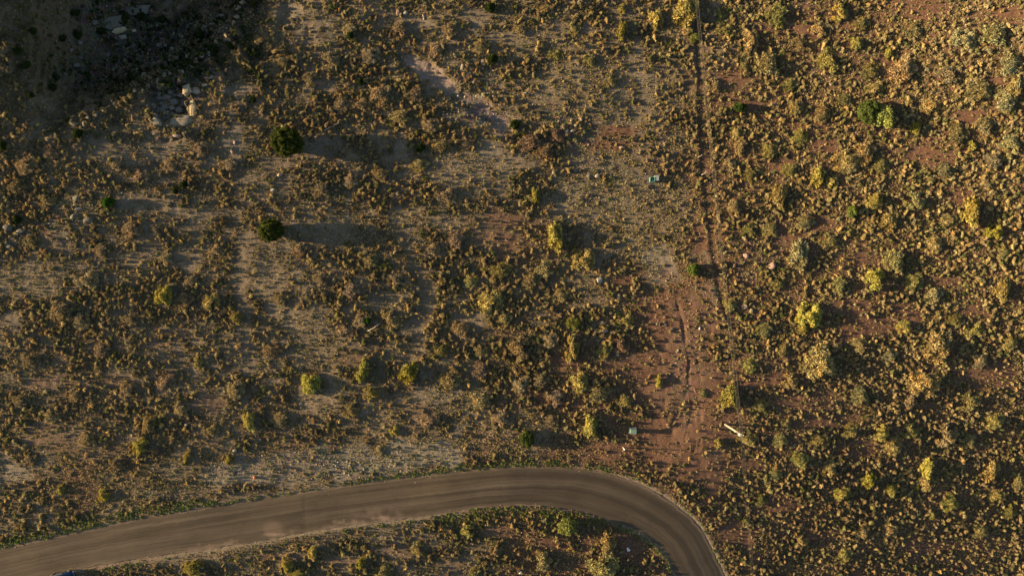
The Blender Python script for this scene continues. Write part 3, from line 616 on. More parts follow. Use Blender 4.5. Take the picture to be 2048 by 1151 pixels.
for i, s in enumerate(DG):
    px, py, rx, ry = map(float, s.split(',')); big = i < 2
    if big or i == 18:
        c = (.085, .105, .026) if big else (.12, .155, .045)
        place_plant(i, px, py, rx, ry, c, JUN[i % 2], 4.3 if i == 0 else (3.6 if i == 1 else 2.5), 'juniper_tree' if big else 'leafy_tree', 'crown', TRUNK[i % 2], 'trunk', 'tree', jl[i], 'junipers and leafy trees')
    else:
        g = {19: (.14, .19, .045), 17: (.07, .11, .03), 20: (.08, .115, .03), 21: (.18, .22, .055), 3: (.07, .14, .025), 13: (.07, .14, .02)}.get(i, (.05, .072, .022))
        adj = 'dark green' if g[1] < .13 else 'vivid green'
        lab = jl.get(i) or make_label(px, py, 'small ' + adj, 'evergreen bush')
        h = max(.7, (rx + ry) * K * .62)
        place_plant(i, px, py, rx, ry, g, DENSE[i % 4], h, 'evergreen_bush', 'foliage', STEM[i % 3], 'stems', 'bush', lab, 'small evergreen bushes')
for i, s in enumerate(SH):
    px, py, rx, ry, k_ = s.split(','); px, py, rx, ry = map(float, (px, py, rx, ry)); nm, c = AD[k_]
    big = rx * ry > 230
    if k_ in 'yYgL': h, name, noun = (rx + ry) * K * .50, 'leafy_shrub', 'leafy shrub'
    else: h, name, noun = (rx + ry) * K * .42, 'dry_shrub', 'dry shrub'
    if k_ in 'bo': h *= .85
    j = random.uniform(.82, 1.15); c = c * j * np.array([1, random.uniform(.94, 1.06), random.uniform(.85, 1.15)])
    size = 'large' if rx * ry > 380 else ('mid-sized' if rx * ry > 200 else 'small'); shape = 'tall narrow' if ry > 1.45 * rx else ('broad' if rx > 1.25 * ry else 'rounded')
    lab = make_label(px, py, f'{size} {nm}', 'shrub')
    if k_ == 'L': lab = 'light olive-green tree leaning right beside a darker green one'
    q = .92 if k_ in 'bort' else 1.0
    place_plant(i, px, py, rx * (1.25 if k_ in 'botrG' else 1.1), ry * (1.25 if k_ in 'botrG' else 1.1), c, (DENSE if k_ in 'gL' else BIG)[i % (4 if k_ in 'gL' else 7)], 3.1 if k_ == 'L' else max(.6, h), name, 'foliage', STEM[i % 3], 'stems', 'shrub', lab, 'leafy yellow-green shrubs' if name == 'leafy_shrub' else 'dry tan and brown shrubs', parts=big or k_ in 'yYgL')

HA = np.array(HAND)
def clear_of(X, Y, r, k_=1.0):
    """1 where the spot is free of the hand placed plants"""
    ok = np.ones(len(X), bool)
    for h in HA:
        ok &= ((X - h[4]) / (h[6] * k_ + r)) ** 2 + ((Y - h[5]) / (h[7] * k_ + r)) ** 2 > 1
    return ok

# ------------------------------------------------------------------ things to keep clear
KEEP = [(1265, 860, 14), (1246, 894, 6), (1303, 358, 16), (1450, 848, 8), (128, 1156, 36), (1408, 345, 8), (1256, 1097, 9), (510, 954, 6), (1400, 657, 6), (1234, 709, 5), (241, 64, 16)]
def keep_free(px, py):
    ok = np.ones(len(px), bool)
    for x, y, r in KEEP: ok &= np.hypot(px - x, py - y) > r
    return ok

# ------------------------------------------------------------------ scrub: 300 widest mounds are objects, the rest is ground cover
MOUND = [shrub_tpl(300 + i, 1, 42, .24, .95, cores=OCT, coresc=.50) for i in range(8)]
MOUND_L = [shrub_tpl(320 + i, 6, 260, .11, .42, .66, .40, ICO1, .95, coresc=.46) for i in range(8)]
a, b, z_, px, py, rg = cells(0.38, 11)
dn = scrub_density(px, py); ok = (rg.random(len(a)) < dn) & keep_free(px, py); ok &= clear_of(a, b, 0.0, .8)
a, b, z_, px, py, dn = a[ok], b[ok], z_[ok], px[ok], py[ok], dn[ok]
left = sstep(900, 300, px)
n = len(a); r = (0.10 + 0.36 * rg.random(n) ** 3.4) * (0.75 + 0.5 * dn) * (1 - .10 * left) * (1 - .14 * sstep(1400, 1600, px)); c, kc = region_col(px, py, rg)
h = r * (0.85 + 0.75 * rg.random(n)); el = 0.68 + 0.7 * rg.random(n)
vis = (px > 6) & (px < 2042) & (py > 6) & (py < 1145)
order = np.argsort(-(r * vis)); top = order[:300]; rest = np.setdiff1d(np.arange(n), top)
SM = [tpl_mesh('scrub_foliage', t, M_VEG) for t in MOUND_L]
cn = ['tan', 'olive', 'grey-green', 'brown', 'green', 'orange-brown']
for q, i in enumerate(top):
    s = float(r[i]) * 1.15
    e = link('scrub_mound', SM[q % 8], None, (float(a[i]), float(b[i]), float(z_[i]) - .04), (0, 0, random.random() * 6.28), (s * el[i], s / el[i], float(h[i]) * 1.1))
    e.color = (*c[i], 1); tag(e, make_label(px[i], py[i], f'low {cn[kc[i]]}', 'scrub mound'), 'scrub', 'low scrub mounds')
isl = rest[(r[rest] > .30)]; iss = rest[(r[rest] <= .30)]
def cover(name, tpl, ids, X, Y, Zz, sx, sy, sz, col, label, cat, mat=M_VEG, seed=1):
    rg_ = np.random.default_rng(seed); pick = rg_.integers(0, len(tpl), len(ids)); rot = rg_.random(len(ids)) * 6.283
    v, f_, cc = stack(tpl, pick, X[ids], Y[ids], Zz[ids], sx[ids], sy[ids], sz[ids], rot, col[ids])
    return tag(link(name, mesh_from(name, v, f_, cc, [mat])), label, cat, kind='stuff')
def cat2(A, B):
    return np.concatenate([A, B])
v1 = stack(MOUND_L, rng.integers(0, 8, len(isl)), a[isl], b[isl], z_[isl] - .04, r[isl] * 1.1 * el[isl], r[isl] * 1.1 / el[isl], h[isl] * 1.1, rng.random(len(isl)) * 6.28, c[isl])
v2 = stack(MOUND, rng.integers(0, 8, len(iss)), a[iss], b[iss], z_[iss] - .04, r[iss] * el[iss], r[iss] / el[iss], h[iss] * 1.1, rng.random(len(iss)) * 6.28, c[iss])
V, F, C = join([v1, v2])
tag(link('scrub_cover', mesh_from('scrub_cover', V, F, C, [M_VEG])), 'countless low tan, olive and brown scrub clumps covering the desert slope', 'scrub', kind='stuff')
print('mounds', n, 'tris', len(F))

# ------------------------------------------------------------------ grass tufts
def tuft_tpl(seed, nb=9, wd=.5):
    rg_ = np.random.default_rng(seed); V = []; C = []
    for k_ in range(nb):
        a_ = rg_.random() * 6.283; ln = .3 + .7 * rg_.random(); w = wd * (.6 + .6 * rg_.random()); hh = .55 + .45 * rg_.random()
        bx = np.array([math.cos(a_), math.sin(a_), 0]); sx_ = np.array([-bx[1], bx[0], 0]); base = bx * .15 * rg_.random()
        V += [base - sx_ * w * .5, base + sx_ * w * .5, base + bx * ln * .9 + np.array([0, 0, hh])]; C += [[.8 + .4 * rg_.random()] * 3] * 3
    return np.array(V), np.arange(3 * nb).reshape(-1, 3), np.array(C)
TUFT = [tuft_tpl(i) for i in range(10)]
a, b, z_, px, py, rg = cells(0.29, 23)
zb = zone_masks(px, py); rm = road_mask(px, py); gm = blob(px, py, GRASSY)
nn = fbm(px, py, 40, 3, 2)
p = np.clip(0.60 + 0.35 * nn, .20, .9); p = np.maximum(p, gm * (0.70 + .3 * nn)); p *= (1 - .84 * zb['bare'] * (1 - .55 * gm)) * (1 - .72 * blob(px, py, [(1370, 780, 85, 180)])); p *= 1 - .9 * zb['scar']
p *= sstep(1, 6, -rm)
p *= 1 - .9 * sstep(9, 3, poly_dist(px, py, GULLY)[0]); p *= 1 - 0.5 * sstep(8, 4, poly_dist(px, py, TRACK)[0])
ok = (rg.random(len(a)) < p) & keep_free(px, py); a, b, z_, px, py = a[ok], b[ok], z_[ok], px[ok], py[ok]; gm = gm[ok]; n = len(a)
u = rg.random(n) + .35 * fbm(px, py, 60, 2, 5)
pal = np.stack([np.array([.46, .36, .19]), np.array([.32, .28, .12]), np.array([.19, .22, .07]), np.array([.48, .34, .17]), np.array([.22, .16, .09])])
kk = np.digitize(u, [.36, .58, .76, .88]); c = pal[kk] * (.8 + .45 * rg.random(n))[:, None]
c = np.where((gm > .4)[:, None] & (rg.random(n) < .55)[:, None], np.array([.48, .41, .20]) * (.8 + .4 * rg.random(n))[:, None], c)
r = .10 + .12 * rg.random(n); hh = .12 + .20 * rg.random(n) ** 1.7
cover('dry_grass', TUFT, np.arange(n), a, b, z_ - .02, r, r, hh, c, 'tufts of dry tan and green grass scattered over the bare soil', 'grass', seed=3)
print('tufts', n)
a, b, z_, px, py, rg = cells(0.62, 27); zb = zone_masks(px, py)
TUSS = [shrub_tpl(450 + i, 1, 16, .5, 1.0, cores=OCT, coresc=.5) for i in range(6)]
p = (.10 + .36 * zb['bare'] + .30 * blob(px, py, GRASSY)) * (1 - .45 * blob(px, py, [(1370, 780, 85, 180)])) * sstep(3, 9, -road_mask(px, py)) * (1 - .8 * zb['scar'])
ok = (rg.random(len(a)) < p * (.6 + .6 * fbm(px, py, 30, 2, 6))) & keep_free(px, py); ids = np.where(ok)[0]; r = .09 + .10 * rg.random(len(a)); hh = .18 + .22 * rg.random(len(a))
c = np.where((rg.random(len(a)) < .5)[:, None], np.array([.20, .24, .07]), np.array([.42, .34, .15])) * (.75 + .5 * rg.random(len(a)))[:, None]
cover('grass_tussocks', TUSS, ids, a, b, z_ - .02, r, r, hh, c, 'upright green and straw tussocks on bare ground, each with a long shadow', 'grass', seed=8)
# green weeds along the verge of the road
a, b, z_, px, py, rg = cells(0.34, 29)
ok = (px > -200) & (px < 1560) & (py > 880) ; a, b, z_, px, py = a[ok], b[ok], z_[ok], px[ok], py[ok]
dT, sT, _ = poly_dist(px, py, ROAD_TOP); dB, sB, _ = poly_dist(px, py, ROAD_BOT); rm = road_mask(px, py)
upper = (dT < dB)
wT = (7 + 16 * sstep(.1, -.1, (px - 420) / 400) + 8 * sstep(820, 900, px) * sstep(1160, 1080, px)) * (1 - .75 * sstep(480, 520, px) * sstep(720, 660, px))
pT = sstep(wT + 6, wT * .5, dT) * sstep(0.5, 3, -rm) * upper * (.9 - .45 * sstep(1160, 1260, px))
wB = 12 * sstep(100, 200, px) * sstep(300, 250, px) + 26 * sstep(840, 900, px) * sstep(1300, 1150, px) + 7 * sstep(470, 560, px) + 3
pB = sstep(wB + 7, wB * .4, dB) * sstep(4 * (px < 860), 8 * (px < 860) + 3, -rm) * (~upper) * .7
p = (pT + pB) * np.clip(.95 + .9 * fbm(px, py, 22, 3, 1), .08, 1)
ok = (rg.random(len(a)) < p) & keep_free(px, py); a, b, z_, px, py = a[ok], b[ok], z_[ok], px[ok], py[ok]; n = len(a)
r = .12 + .15 * rg.random(n); hh = .12 + .16 * rg.random(n); c = np.array([.17, .23, .05]) * (.7 + .7 * rg.random(n))[:, None]
c = np.where((rg.random(n) < .28)[:, None], np.array([.27, .24, .09]) * (.8 + .4 * rg.random(n))[:, None], c)
WEED = [shrub_tpl(400 + i, 1, 14, .5, .8, cores=ICO1, coresc=.5) for i in range(5)]
cover('verge_weeds', WEED, np.arange(n), a, b, z_ - .03, r, r, hh, c, 'band of low green weeds lining both verges of the asphalt road', 'weeds', seed=4)
# wild flowers
a, b, z_, px, py, rg = cells(1.2, 31); fl = blob(px, py, [(1030, 555, 50, 26), (1330, 540, 60, 60), (600, 640, 60, 60), (1500, 620, 90, 120), (1120, 610, 60, 40), (1830, 380, 120, 140)])
ok = (rg.random(len(a)) < .02 + .12 * fl) & (road_mask(px, py) < -6); ids = np.where(ok)[0]; one = np.ones(len(a))
cover('yellow_flowers', WEED, ids, a, b, z_ + .04, one * .10, one * .10, one * .12, np.tile([[.55, .40, .02]], (len(a), 1)), 'tiny yellow wildflower heads dotted among the scrub', 'flowers', seed=5)

# ------------------------------------------------------------------ loose stones
def rock_tpl(seed, base=ICO1, flat=.75, j=.16, cuts=5):
    rg_ = np.random.default_rng(seed); v, f_ = base; v = v.copy() * (1 + rg_.normal(0, j * (.3 if base is not ICO1 else 1), (len(v), 1)))
    for _ in range(cuts):
        d = rg_.normal(size=3); d /= np.linalg.norm(d); k_ = .42 + .36 * rg_.random(); s = v @ d; v = v - np.clip(s - k_, 0, None)[:, None] * d * .92
    v[:, 2] *= flat
    return v, f_, np.full((len(v), 3), 1.0) * (1 + .1 * rg_.normal(size=(len(v), 1)))
PEB = [rock_tpl(500 + i, cuts=2) for i in range(8)]
a, b, z_, px, py, rg = cells(0.36, 41); zb = zone_masks(px, py); rk = blob(px, py, ROCKY)
p = .02 + .30 * zb['pale'] + .10 * zb['bare'] + .28 * rk + .12 * zb['scar']; p *= sstep(1, 5, -road_mask(px, py))
rmm = road_mask(px, py); p = np.maximum(p, .34 * sstep(9, 3, -rmm) * (rmm < 0)); p = np.maximum(p, .10 * sstep(8, 0, rmm) * (rmm >= 0) + .004 * (rmm > 0)); on = rmm > 0
ok = (rg.random(len(a)) < p) & keep_free(px, py); a, b, z_, px, py, rk, on = a[ok], b[ok], z_[ok] + .13 * on[ok], px[ok], py[ok], rk[ok], on[ok]; n = len(a)
r = .04 + .06 * rg.random(n) ** 2 + rk * .26 * rg.random(n) ** 4
c = np.array([.32, .27, .205]) * (.6 + .75 * rg.random(n))[:, None]; redp = zone_masks(px, py)['red']; c = c * (1 - redp[:, None] * np.array([.1, .3, .4]))
ravine_shade = blob(px, py, [(270, 80, 190, 95)]); c = c * (1 - .35 * ravine_shade[:, None])  # stone colour lowered in the ravine, shade painted in
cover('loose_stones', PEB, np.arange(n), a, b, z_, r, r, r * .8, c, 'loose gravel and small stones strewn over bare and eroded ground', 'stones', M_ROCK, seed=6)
print('stones', n)

# ------------------------------------------------------------------ boulders and bedrock slabs, one object each
BOUL = [mesh_from('boulder', *rock_tpl(600 + i, ICO3, .8, .10, 9), [M_ROCK], smooth=False) for i in range(8)]
BD = """965,125,5,7,p 925,136,4,9,p 937,151,6,5,p 932,104,4,3,p 1050,188,5,4,w 1058,183,3,7,w 1160,239,5,5,k 1126,255,6,4,k 1133,262,4,6,w 1146,262,5,4,w 1152,252,4,5,w 1143,240,4,4,k 965,137,4,3,k 948,165,4,4,k
1490,511,7,6,k 1545,531,10,8,k 1487,612,8,6,k 1503,622,5,6,p 1400,657,3,4,w 1662,168,5,4,k 18,455,10,8,g 41,464,9,7,g 15,490,11,5,g 155,396,9,7,g 156,418,12,5,g 180,441,12,8,g 150,434,9,7,g 60,470,7,5,g
161,86,6,5,g 160,117,6,4,g 188,97,6,4,g 135,98,7,5,g 152,130,9,5,g 275,66,6,4,p 125,150,8,5,g 190,45,7,6,g 138,80,5,4,g 330,152,5,6,g 361,144,7,6,p 345,163,4,8,g 372,185,6,8,p 395,186,7,5,p 408,172,10,4,p 418,155,11,4,k
312,268,7,4,g 355,272,9,4,k 463,303,3,6,k 470,285,3,5,k 1197,559,8,8,w 1238,594,4,9,p 1180,352,8,5,g 1152,340,7,5,g 1195,352,6,5,p 1244,296,6,4,k 1234,709,4,4,k 1225,880,3,2,w 1330,650,4,3,g 1345,658,5,4,g 1315,648,4,4,g
1203,645,6,5,k 1192,660,5,5,k 1210,662,7,5,k 1186,672,5,4,k 1198,680,6,4,g 795,25,5,8,k 812,28,5,6,w 848,35,3,8,k 410,55,8,6,g 425,48,7,4,g 445,32,6,4,g 478,15,5,5,g 320,90,7,5,g 300,120,8,5,g 345,100,7,6,g 290,150,7,5,g
230,140,7,6,g 205,160,8,5,g 250,110,8,6,g 215,110,6,5,g 380,115,6,5,g 395,95,7,5,g 365,75,7,5,g 1260,1030,3,3,g 372,848,4,3,w 470,900,5,4,w 1041,1144,4,3,w 1355,700,3,3,w 1108,345,4,5,w 1050,1005,2,2,w 700,930,3,3,w 560,350,6,4,k 545,380,5,4,w""".split()
BC = {'p': ('pale tan', (.34, .28, .20)), 'w': ('whitish', (.42, .37, .30)), 'k': ('pinkish', (.38, .26, .20)), 'g': ('grey', (.16, .145, .12))}
for i, s in enumerate(BD):
    px, py, rx, ry, k_ = s.split(','); px, py, rx, ry = map(float, (px, py, rx, ry)); hh = .62 * min(rx, ry) * K
    X, Y, zz = at(px, py); nm, c = BC[k_]; j = random.uniform(.85, 1.15)
    o = link('boulder', BOUL[i % 8], None, (float(X), float(Y), float(zz) + hh * .35), (random.uniform(-.15, .15), random.uniform(-.15, .15), random.uniform(-.3, .3)), (rx * K, ry * K, hh))
    o.color = (c[0] * j, c[1] * j, c[2] * j, 1); tag(o, make_label(px, py, ('squat' if rx > ry * 1.3 else 'upright' if ry > rx * 1.3 else 'rounded') + ' ' + nm, 'boulder'), 'boulder', 'boulders on the slope')
RT = resample(RIM[1:8], 30)
for i, (x, y) in enumerate(RT):
    x, y = x + random.uniform(-5, 5) + 3, y + random.uniform(-4, 4) + 3; rx, ry = random.uniform(3.5, 8), random.uniform(3, 6); hh = .75 * min(rx, ry) * K
    X, Y, zz = at(x, y); o = link('boulder', BOUL[i % 8], None, (float(X), float(Y), float(zz) + hh * .3), (random.uniform(-.3, .3), random.uniform(-.3, .3), random.uniform(0, 3)), (rx * K, ry * K, hh))
    g = random.uniform(.8, 1.1); o.color = (.24 * g, .19 * g, .125 * g, 1); tag(o, make_label(x, y, 'weathered tan rim', 'boulder'), 'boulder', 'boulders on the slope')
def slab(pts, thick, colr, label, name='rock_slab', lift=0.0, tilt=(0, 0), cat='rock slab', group='cracked bedrock slabs'):
    """irregular flat block with broken edges; pts in photo pixels"""
    p = np.array(pts, float); c = p.mean(0); cx, cy, cz = [float(v) for v in at(c[0], c[1])]
    q = []
    for i in range(len(p)):
        a0, a1 = p[i], p[(i + 1) % len(p)]
        for t in (0, .34, .67): q.append(a0 * (1 - t) + a1 * t + np.array([random.uniform(-.5, .5), random.uniform(-.5, .5)]) * .9)
    q = (np.array(q) - c) * K; q[:, 1] *= -1; n_ = len(q); V = []; F = []
    for lv, (s, zz) in enumerate([(1.0, -thick), (1.0, -.08), (.93, 0.0), (.5, .03), ]):
        for x, y in q: V.append((x * s + random.uniform(-.02, .02), y * s + random.uniform(-.02, .02), zz + x * tilt[0] + y * tilt[1] + random.uniform(-.015, .015)))
    for lv in range(3):
        for i in range(n_): F.append([lv * n_ + i, lv * n_ + (i + 1) % n_, (lv + 1) * n_ + (i + 1) % n_, (lv + 1) * n_ + i])
    V.append((0, 0, .035)); F += [[3 * n_ + i, 3 * n_ + (i + 1) % n_, 4 * n_] for i in range(n_)]; V.append((0, 0, -thick)); F += [[(i + 1) % n_, i, 4 * n_ + 1] for i in range(n_)]
    me = mesh_from(name, V, F, np.ones((len(V), 3)), [M_ROCK]); o = link(name, me, None, (cx, cy, cz + lift)); o.color = (*colr, 1); tag(o, label, cat, group); return o
slab([(225, 66), (232, 58), (252, 55), (256, 60), (250, 66), (236, 70)], .5, (.40, .34, .20), 'pale yellowish flat slab lying in the dark ravine', lift=.45, tilt=(.03, -.05))
slab([(230, 73), (252, 70), (254, 77), (244, 81), (232, 79)], .5, (.27, .23, .18), 'darker slab tucked just below the pale yellowish ravine slab', lift=.25)
slab([(203, 36), (245, 32), (247, 54), (224, 60), (208, 58), (196, 48)], .5, (.17, .15, .115), 'broad dull grey rock table above the pale ravine slab', lift=.2)
slab([(252, 14), (300, 10), (296, 28), (262, 32), (250, 26)], .5, (.15, .135, .11), 'broad dull grey rock table at the top of the ravine', lift=.2)
slab([(330, 246), (343, 236), (360, 234), (380, 230), (384, 243), (372, 252), (352, 254), (335, 252)], 1.2, (.30, .25, .18), 'long pale ledge block forming the lower lip of the cracked slabs', lift=.22)
slab([(300, 240), (313, 234), (322, 244), (324, 252), (310, 252)], 1.0, (.27, .24, .19), 'grey ledge block left of the long pale ledge block', lift=.25)
slab([(380, 205), (388, 200), (394, 214), (391, 232), (381, 232)], 1.2, (.42, .33, .19), 'narrow sunlit block on the right lip of the cracked slabs', lift=.3)
slab([(366, 172), (379, 168), (383, 184), (374, 190), (366, 188)], 1.0, (.42, .33, .22), 'bright tan block at the upper right of the cracked slabs', lift=.3)
slab([(384, 177), (398, 174), (402, 186), (392, 189), (384, 186)], .8, (.34, .27, .2), 'tan block touching the bright tan block on its right', lift=.25)
CR = [(333, 213, 8, 5), (347, 204, 9, 5), (362, 206, 8, 7), (344, 216, 6, 4), (358, 220, 7, 5), (333, 226, 6, 4), (345, 229, 5, 4), (327, 240, 6, 6), (309, 220, 6, 5), (311, 232, 5, 4), (302, 210, 6, 6), (318, 196, 7, 4), (334, 194, 9, 4), (350, 190, 8, 4),
      (297, 195, 6, 5), (364, 222, 6, 4), (370, 212, 4, 5), (322, 206, 4, 4), (352, 178, 6, 4), (340, 184, 5, 4), (316, 186, 6, 4), (361, 190, 5, 4), (325, 218, 5, 4), (338, 236, 4, 3)]
for i, (x, y, w, h_) in enumerate(CR):
    m_ = random.choice([4, 5, 5, 6]); off = random.random() * 6.28
    w *= 1.28; h_ *= 1.28
    pts = [(x + w * (.86 + .2 * random.random()) * math.cos(off + 6.283 * k_ / m_), y + h_ * 1.1 * (.86 + .2 * random.random()) * math.sin(off + 6.283 * k_ / m_)) for k_ in range(m_)][::-1]
    g = random.uniform(.12, .18); row = 'upper' if y < 200 else 'middle' if y < 222 else 'lower'; col_ = 'left' if x < 318 else 'centre' if x < 345 else 'right'
    lab = make_label(x, y, 'flat dark grey', 'slab') + ' group' if False else None
    slab(pts, .5, (g, g * .92, g * .78), f'flat grey slab in the {row} {col_} of the cracked slab cluster', lift=.12, tilt=(random.uniform(-.08, .08), random.uniform(-.08, .08)))

# ------------------------------------------------------------------ made things: helpers
import bmesh
def bm_obj(name, bm, mat, parent=None, smooth=False):
    me = bpy.data.meshes.new(name); bm.normal_update(); bm.to_mesh(me); bm.free(); me.materials.append(mat)
    if smooth:
        for p_ in me.polygons: p_.use_smooth = True
    return link(name, me, parent)
def box(bm, c, s, rot=0.0, bev=0.0):
    r_ = bmesh.ops.create_cube(bm, size=1.0); M = Matrix.Translation(c) @ Matrix.Rotation(rot, 4, 'Z') @ Matrix.Diagonal((*s, 1)); bmesh.ops.transform(bm, matrix=M, verts=r_['verts'])
    if bev: bmesh.ops.bevel(bm, geom=list({e for v in r_['verts'] for e in v.link_edges}), offset=bev, segments=2, affect='EDGES')
def tube(bm, pts, r0, r1=None, seg=8):
    r1 = r0 if r1 is None else r1; pts = [Vector(p_) for p_ in pts]; rings = []; n_ = len(pts)
    for i, p_ in enumerate(pts):
        d = (pts[min(i + 1, n_ - 1)] - pts[max(i - 1, 0)]).normalized(); a_ = d.cross(Vector((0, 0, 1)) if abs(d.z) < .9 else Vector((1, 0, 0))).normalized(); b_ = d.cross(a_); r = r0 + (r1 - r0) * i / (n_ - 1)
        rings.append([bm.verts.new(p_ + (a_ * math.cos(q * 2 * math.pi / seg) + b_ * math.sin(q * 2 * math.pi / seg)) * r) for q in range(seg)])
    for i in range(n_ - 1):
        for q in range(seg): bm.faces.new((rings[i][q], rings[i][(q + 1) % seg], rings[i + 1][(q + 1) % seg], rings[i + 1][q]))
    bm.faces.new(rings[0][::-1]); bm.faces.new(rings[-1])
M_GREEN = mat_plain('utility_green_paint', (.14, .23, .18), .6); M_TEAL = mat_plain('teal_plastic', (.12, .27, .24), .6); M_GREYBOX = mat_plain('grey_green_cover', (.30, .32, .30), .6)
M_CONC = mat_plain('concrete', (.35, .33, .29), .9); M_POLE = mat_plain('weathered_pole', (.33, .31, .25), .8, 0, .15); M_STEEL = mat_plain('galvanised_steel', (.5, .5, .48), .45, .6); M_WIRE = mat_plain('aluminium_wire', (.17, .145, .11), .8, .0)
M_WHITE = mat_plain('white_plastic', (.75, .74, .68), .5); M_ORANGE = mat_plain('orange_plastic', (.50, .13, .04), .7); M_WOOD = mat_plain('bleached_wood', (.55, .47, .36), .9, 0, .3); M_DARKIN = mat_plain('dark_interior', (.02, .04, .04), .7)
M_PORC = mat_plain('porcelain', (.35, .33, .30), .3)

# ------------------------------------------------------------------ utility pole and wires
bx, by, bz = [float(v) for v in at(1450, 848)]
PH = 1 - 1 / 1.0                                               # pole height solved from where its top shows
topx, topy = 1483, 867
s_ = (topx - 1024) * K; PH = CAM_H - bz - bx / ((topx - 1024) * K) * CAM_H
PH = max(6.5, min(9.5, PH)); print('pole height', PH, bz)
WD = Vector((.113, -.995, 0)).normalized(); WP = Vector((.995, .113, 0))           # along and across the line
def pole(loc, label):
    e = link('utility_pole', None, None, loc); tag(e, label, 'utility pole')
    b_ = bmesh.new(); tube(b_, [(0, 0, -.3), (0, 0, PH * .5), (0, 0, PH)], .19, .12, 12); bm_obj('pole', b_, M_POLE, e, True)
    b_ = bmesh.new(); a_ = Vector((.93, -.36, 0)); c_ = Vector((0, 0, PH - 1.15)); ang = math.atan2(a_.y, a_.x); box(b_, c_ + a_ * .0, (1.7, .11, .13), ang, .01)
    tube(b_, [c_ + a_ * .6, Vector((0, 0, PH - 1.75))], .025, seg=6); tube(b_, [c_ - a_ * .6, Vector((0, 0, PH - 1.75))], .025, seg=6); bm_obj('crossarm', b_, M_POLE, e)
    for q, off in enumerate((-.21, 0, .21)):
        b_ = bmesh.new(); p_ = Vector((0, 0, PH)) + WP * off * 1.0
        tube(b_, [Vector((0, 0, PH - .25)) + WP * off * .3, p_ + Vector((0, 0, -.02)), p_ + Vector((0, 0, .10))], .045, .05, 8); bm_obj('insulator', b_, M_PORC, e, True)
    for q in (-.7, .7):
        b_ = bmesh.new(); p_ = c_ + a_ * q; tube(b_, [p_, p_ + Vector((0, 0, .16)), p_ + Vector((0, 0, .24))], .06, .035, 8); bm_obj('insulator', b_, M_WHITE, e, True)
    b_ = bmesh.new(); pc = Vector((.28, -.42, PH - 2.2)); tube(b_, [pc, pc + Vector((0, 0, .75))], .17, .17, 12); tube(b_, [pc + Vector((0, 0, .75)), pc + Vector((0, 0, .85))], .05, .04, 8); bm_obj('cutout_can', b_, M_GREYBOX, e, True)
    b_ = bmesh.new(); pts = []
    for k_ in range(9):
        t = k_ / 8; pts.append(c_ + a_ * .7 * (1 - t) + Vector((0.55 * t, -1.25 * t, .2 - .9 * math.sin(t * 3.1416) * .4 - .3 * t)))
    tube(b_, pts, .022, seg=6); bm_obj('jumper_cable', b_, M_WIRE, e, True)
    return e
pole((bx, by, bz), 'pale utility pole with crossarm standing among shrubs above the road bend')
def far_pole(px, py, label):
    sc2 = (CAM_H - bz - PH) / CAM_H; X = (px - 1024) * K * sc2; Y = (575.5 - py) * K * sc2; zz = float(groundz(X, Y)); pole((X, Y, zz), label); return Vector((X, Y, zz + PH))
nT = far_pole(1352, -420, 'utility pole beyond the top edge carrying the wires onward'); sT_ = far_pole(1592, 2050, 'utility pole beyond the bottom edge carrying the wires onward'); mT = Vector((bx, by, bz + PH))
_wl = ['left', 'middle', 'right']
for (A, B, sag, sec) in ((nT, mT, 1.1, 'upper'), (mT, sT_, 1.0, 'lower')):
    for q, off in enumerate((-.21, 0, .21)):
        b_ = bmesh.new(); pts = []
        for k_ in range(49):
            t = k_ / 48; p_ = A.lerp(B, t) + WP * off + Vector((0, 0, .10 - (sag + .12 * (q == 1)) * 4 * t * (1 - t))); pts.append(p_)
        tube(b_, pts, (.013, .010, .013)[q] if sec == 'upper' else .007, seg=6); o = bm_obj('power_line', b_, M_WIRE, None, True)
        tag(o, f"{_wl[q]} wire of the three running {'up from the pole to the top edge' if sec == 'upper' else 'down from the pole to the bottom edge'}", 'power line', 'overhead wires')

# ------------------------------------------------------------------ green utility box, marker post, twin boxes
def root(name, px, py, label, cat, rz=0.0, group=None, dz=0.0):
    X, Y, zz = [float(v) for v in at(px, py)]; e = link(name, None, None, (X, Y, zz + dz), (0, 0, rz)); return tag(e, label, cat, group)
e = root('utility_box', 1265, 860, 'green metal utility box casting a long shadow on red soil', 'utility box', R(-4))
b_ = bmesh.new(); box(b_, (0, 0, .02), (1.25, 1.05, .22), 0, .02); bm_obj('concrete_pad', b_, M_CONC, e)
b_ = bmesh.new(); box(b_, (0, 0, .52), (.92, .72, .80), 0, .03); bm_obj('cabinet', b_, M_GREEN, e)
b_ = bmesh.new(); box(b_, (.02, 0, .96), (1.0, .80, .09), 0, .02); bm_obj('lid', b_, M_GREEN, e)
for y in (-.17, .17):
    b_ = bmesh.new(); box(b_, (-.475, y, .55), (.03, .30, .62), 0, .008); bm_obj('door', b_, M_GREEN, e)
b_ = bmesh.new(); box(b_, (-.50, 0, .55), (.04, .05, .14), 0, .008); bm_obj('handle', b_, M_STEEL, e)
e = root('marker_post', 1246, 894, 'short white marker post with a thin long shadow on red ground', 'post')
b_ = bmesh.new(); tube(b_, [(0, 0, -.2), (0, 0, 1.5)], .07, .07, 10); bm_obj('post', b_, M_WHITE, e, True)
b_ = bmesh.new(); tube(b_, [(0, 0, 1.5), (0, 0, 1.56), (0, 0, 1.68)], .13, .09, 10); bm_obj('cap', b_, M_WHITE, e, True)
e = root('utility_box', 1303.5, 360, 'open teal utility box beside a grey-green one in grass', 'utility box', R(-3))
b_ = bmesh.new()
for (c, s) in (((-.38, 0, .3), (.06, .80, .75)), ((.38, 0, .3), (.06, .80, .75)), ((0, .37, .3), (.70, .06, .75)), ((0, -.37, .3), (.70, .06, .75))): box(b_, c, s, 0, .01)
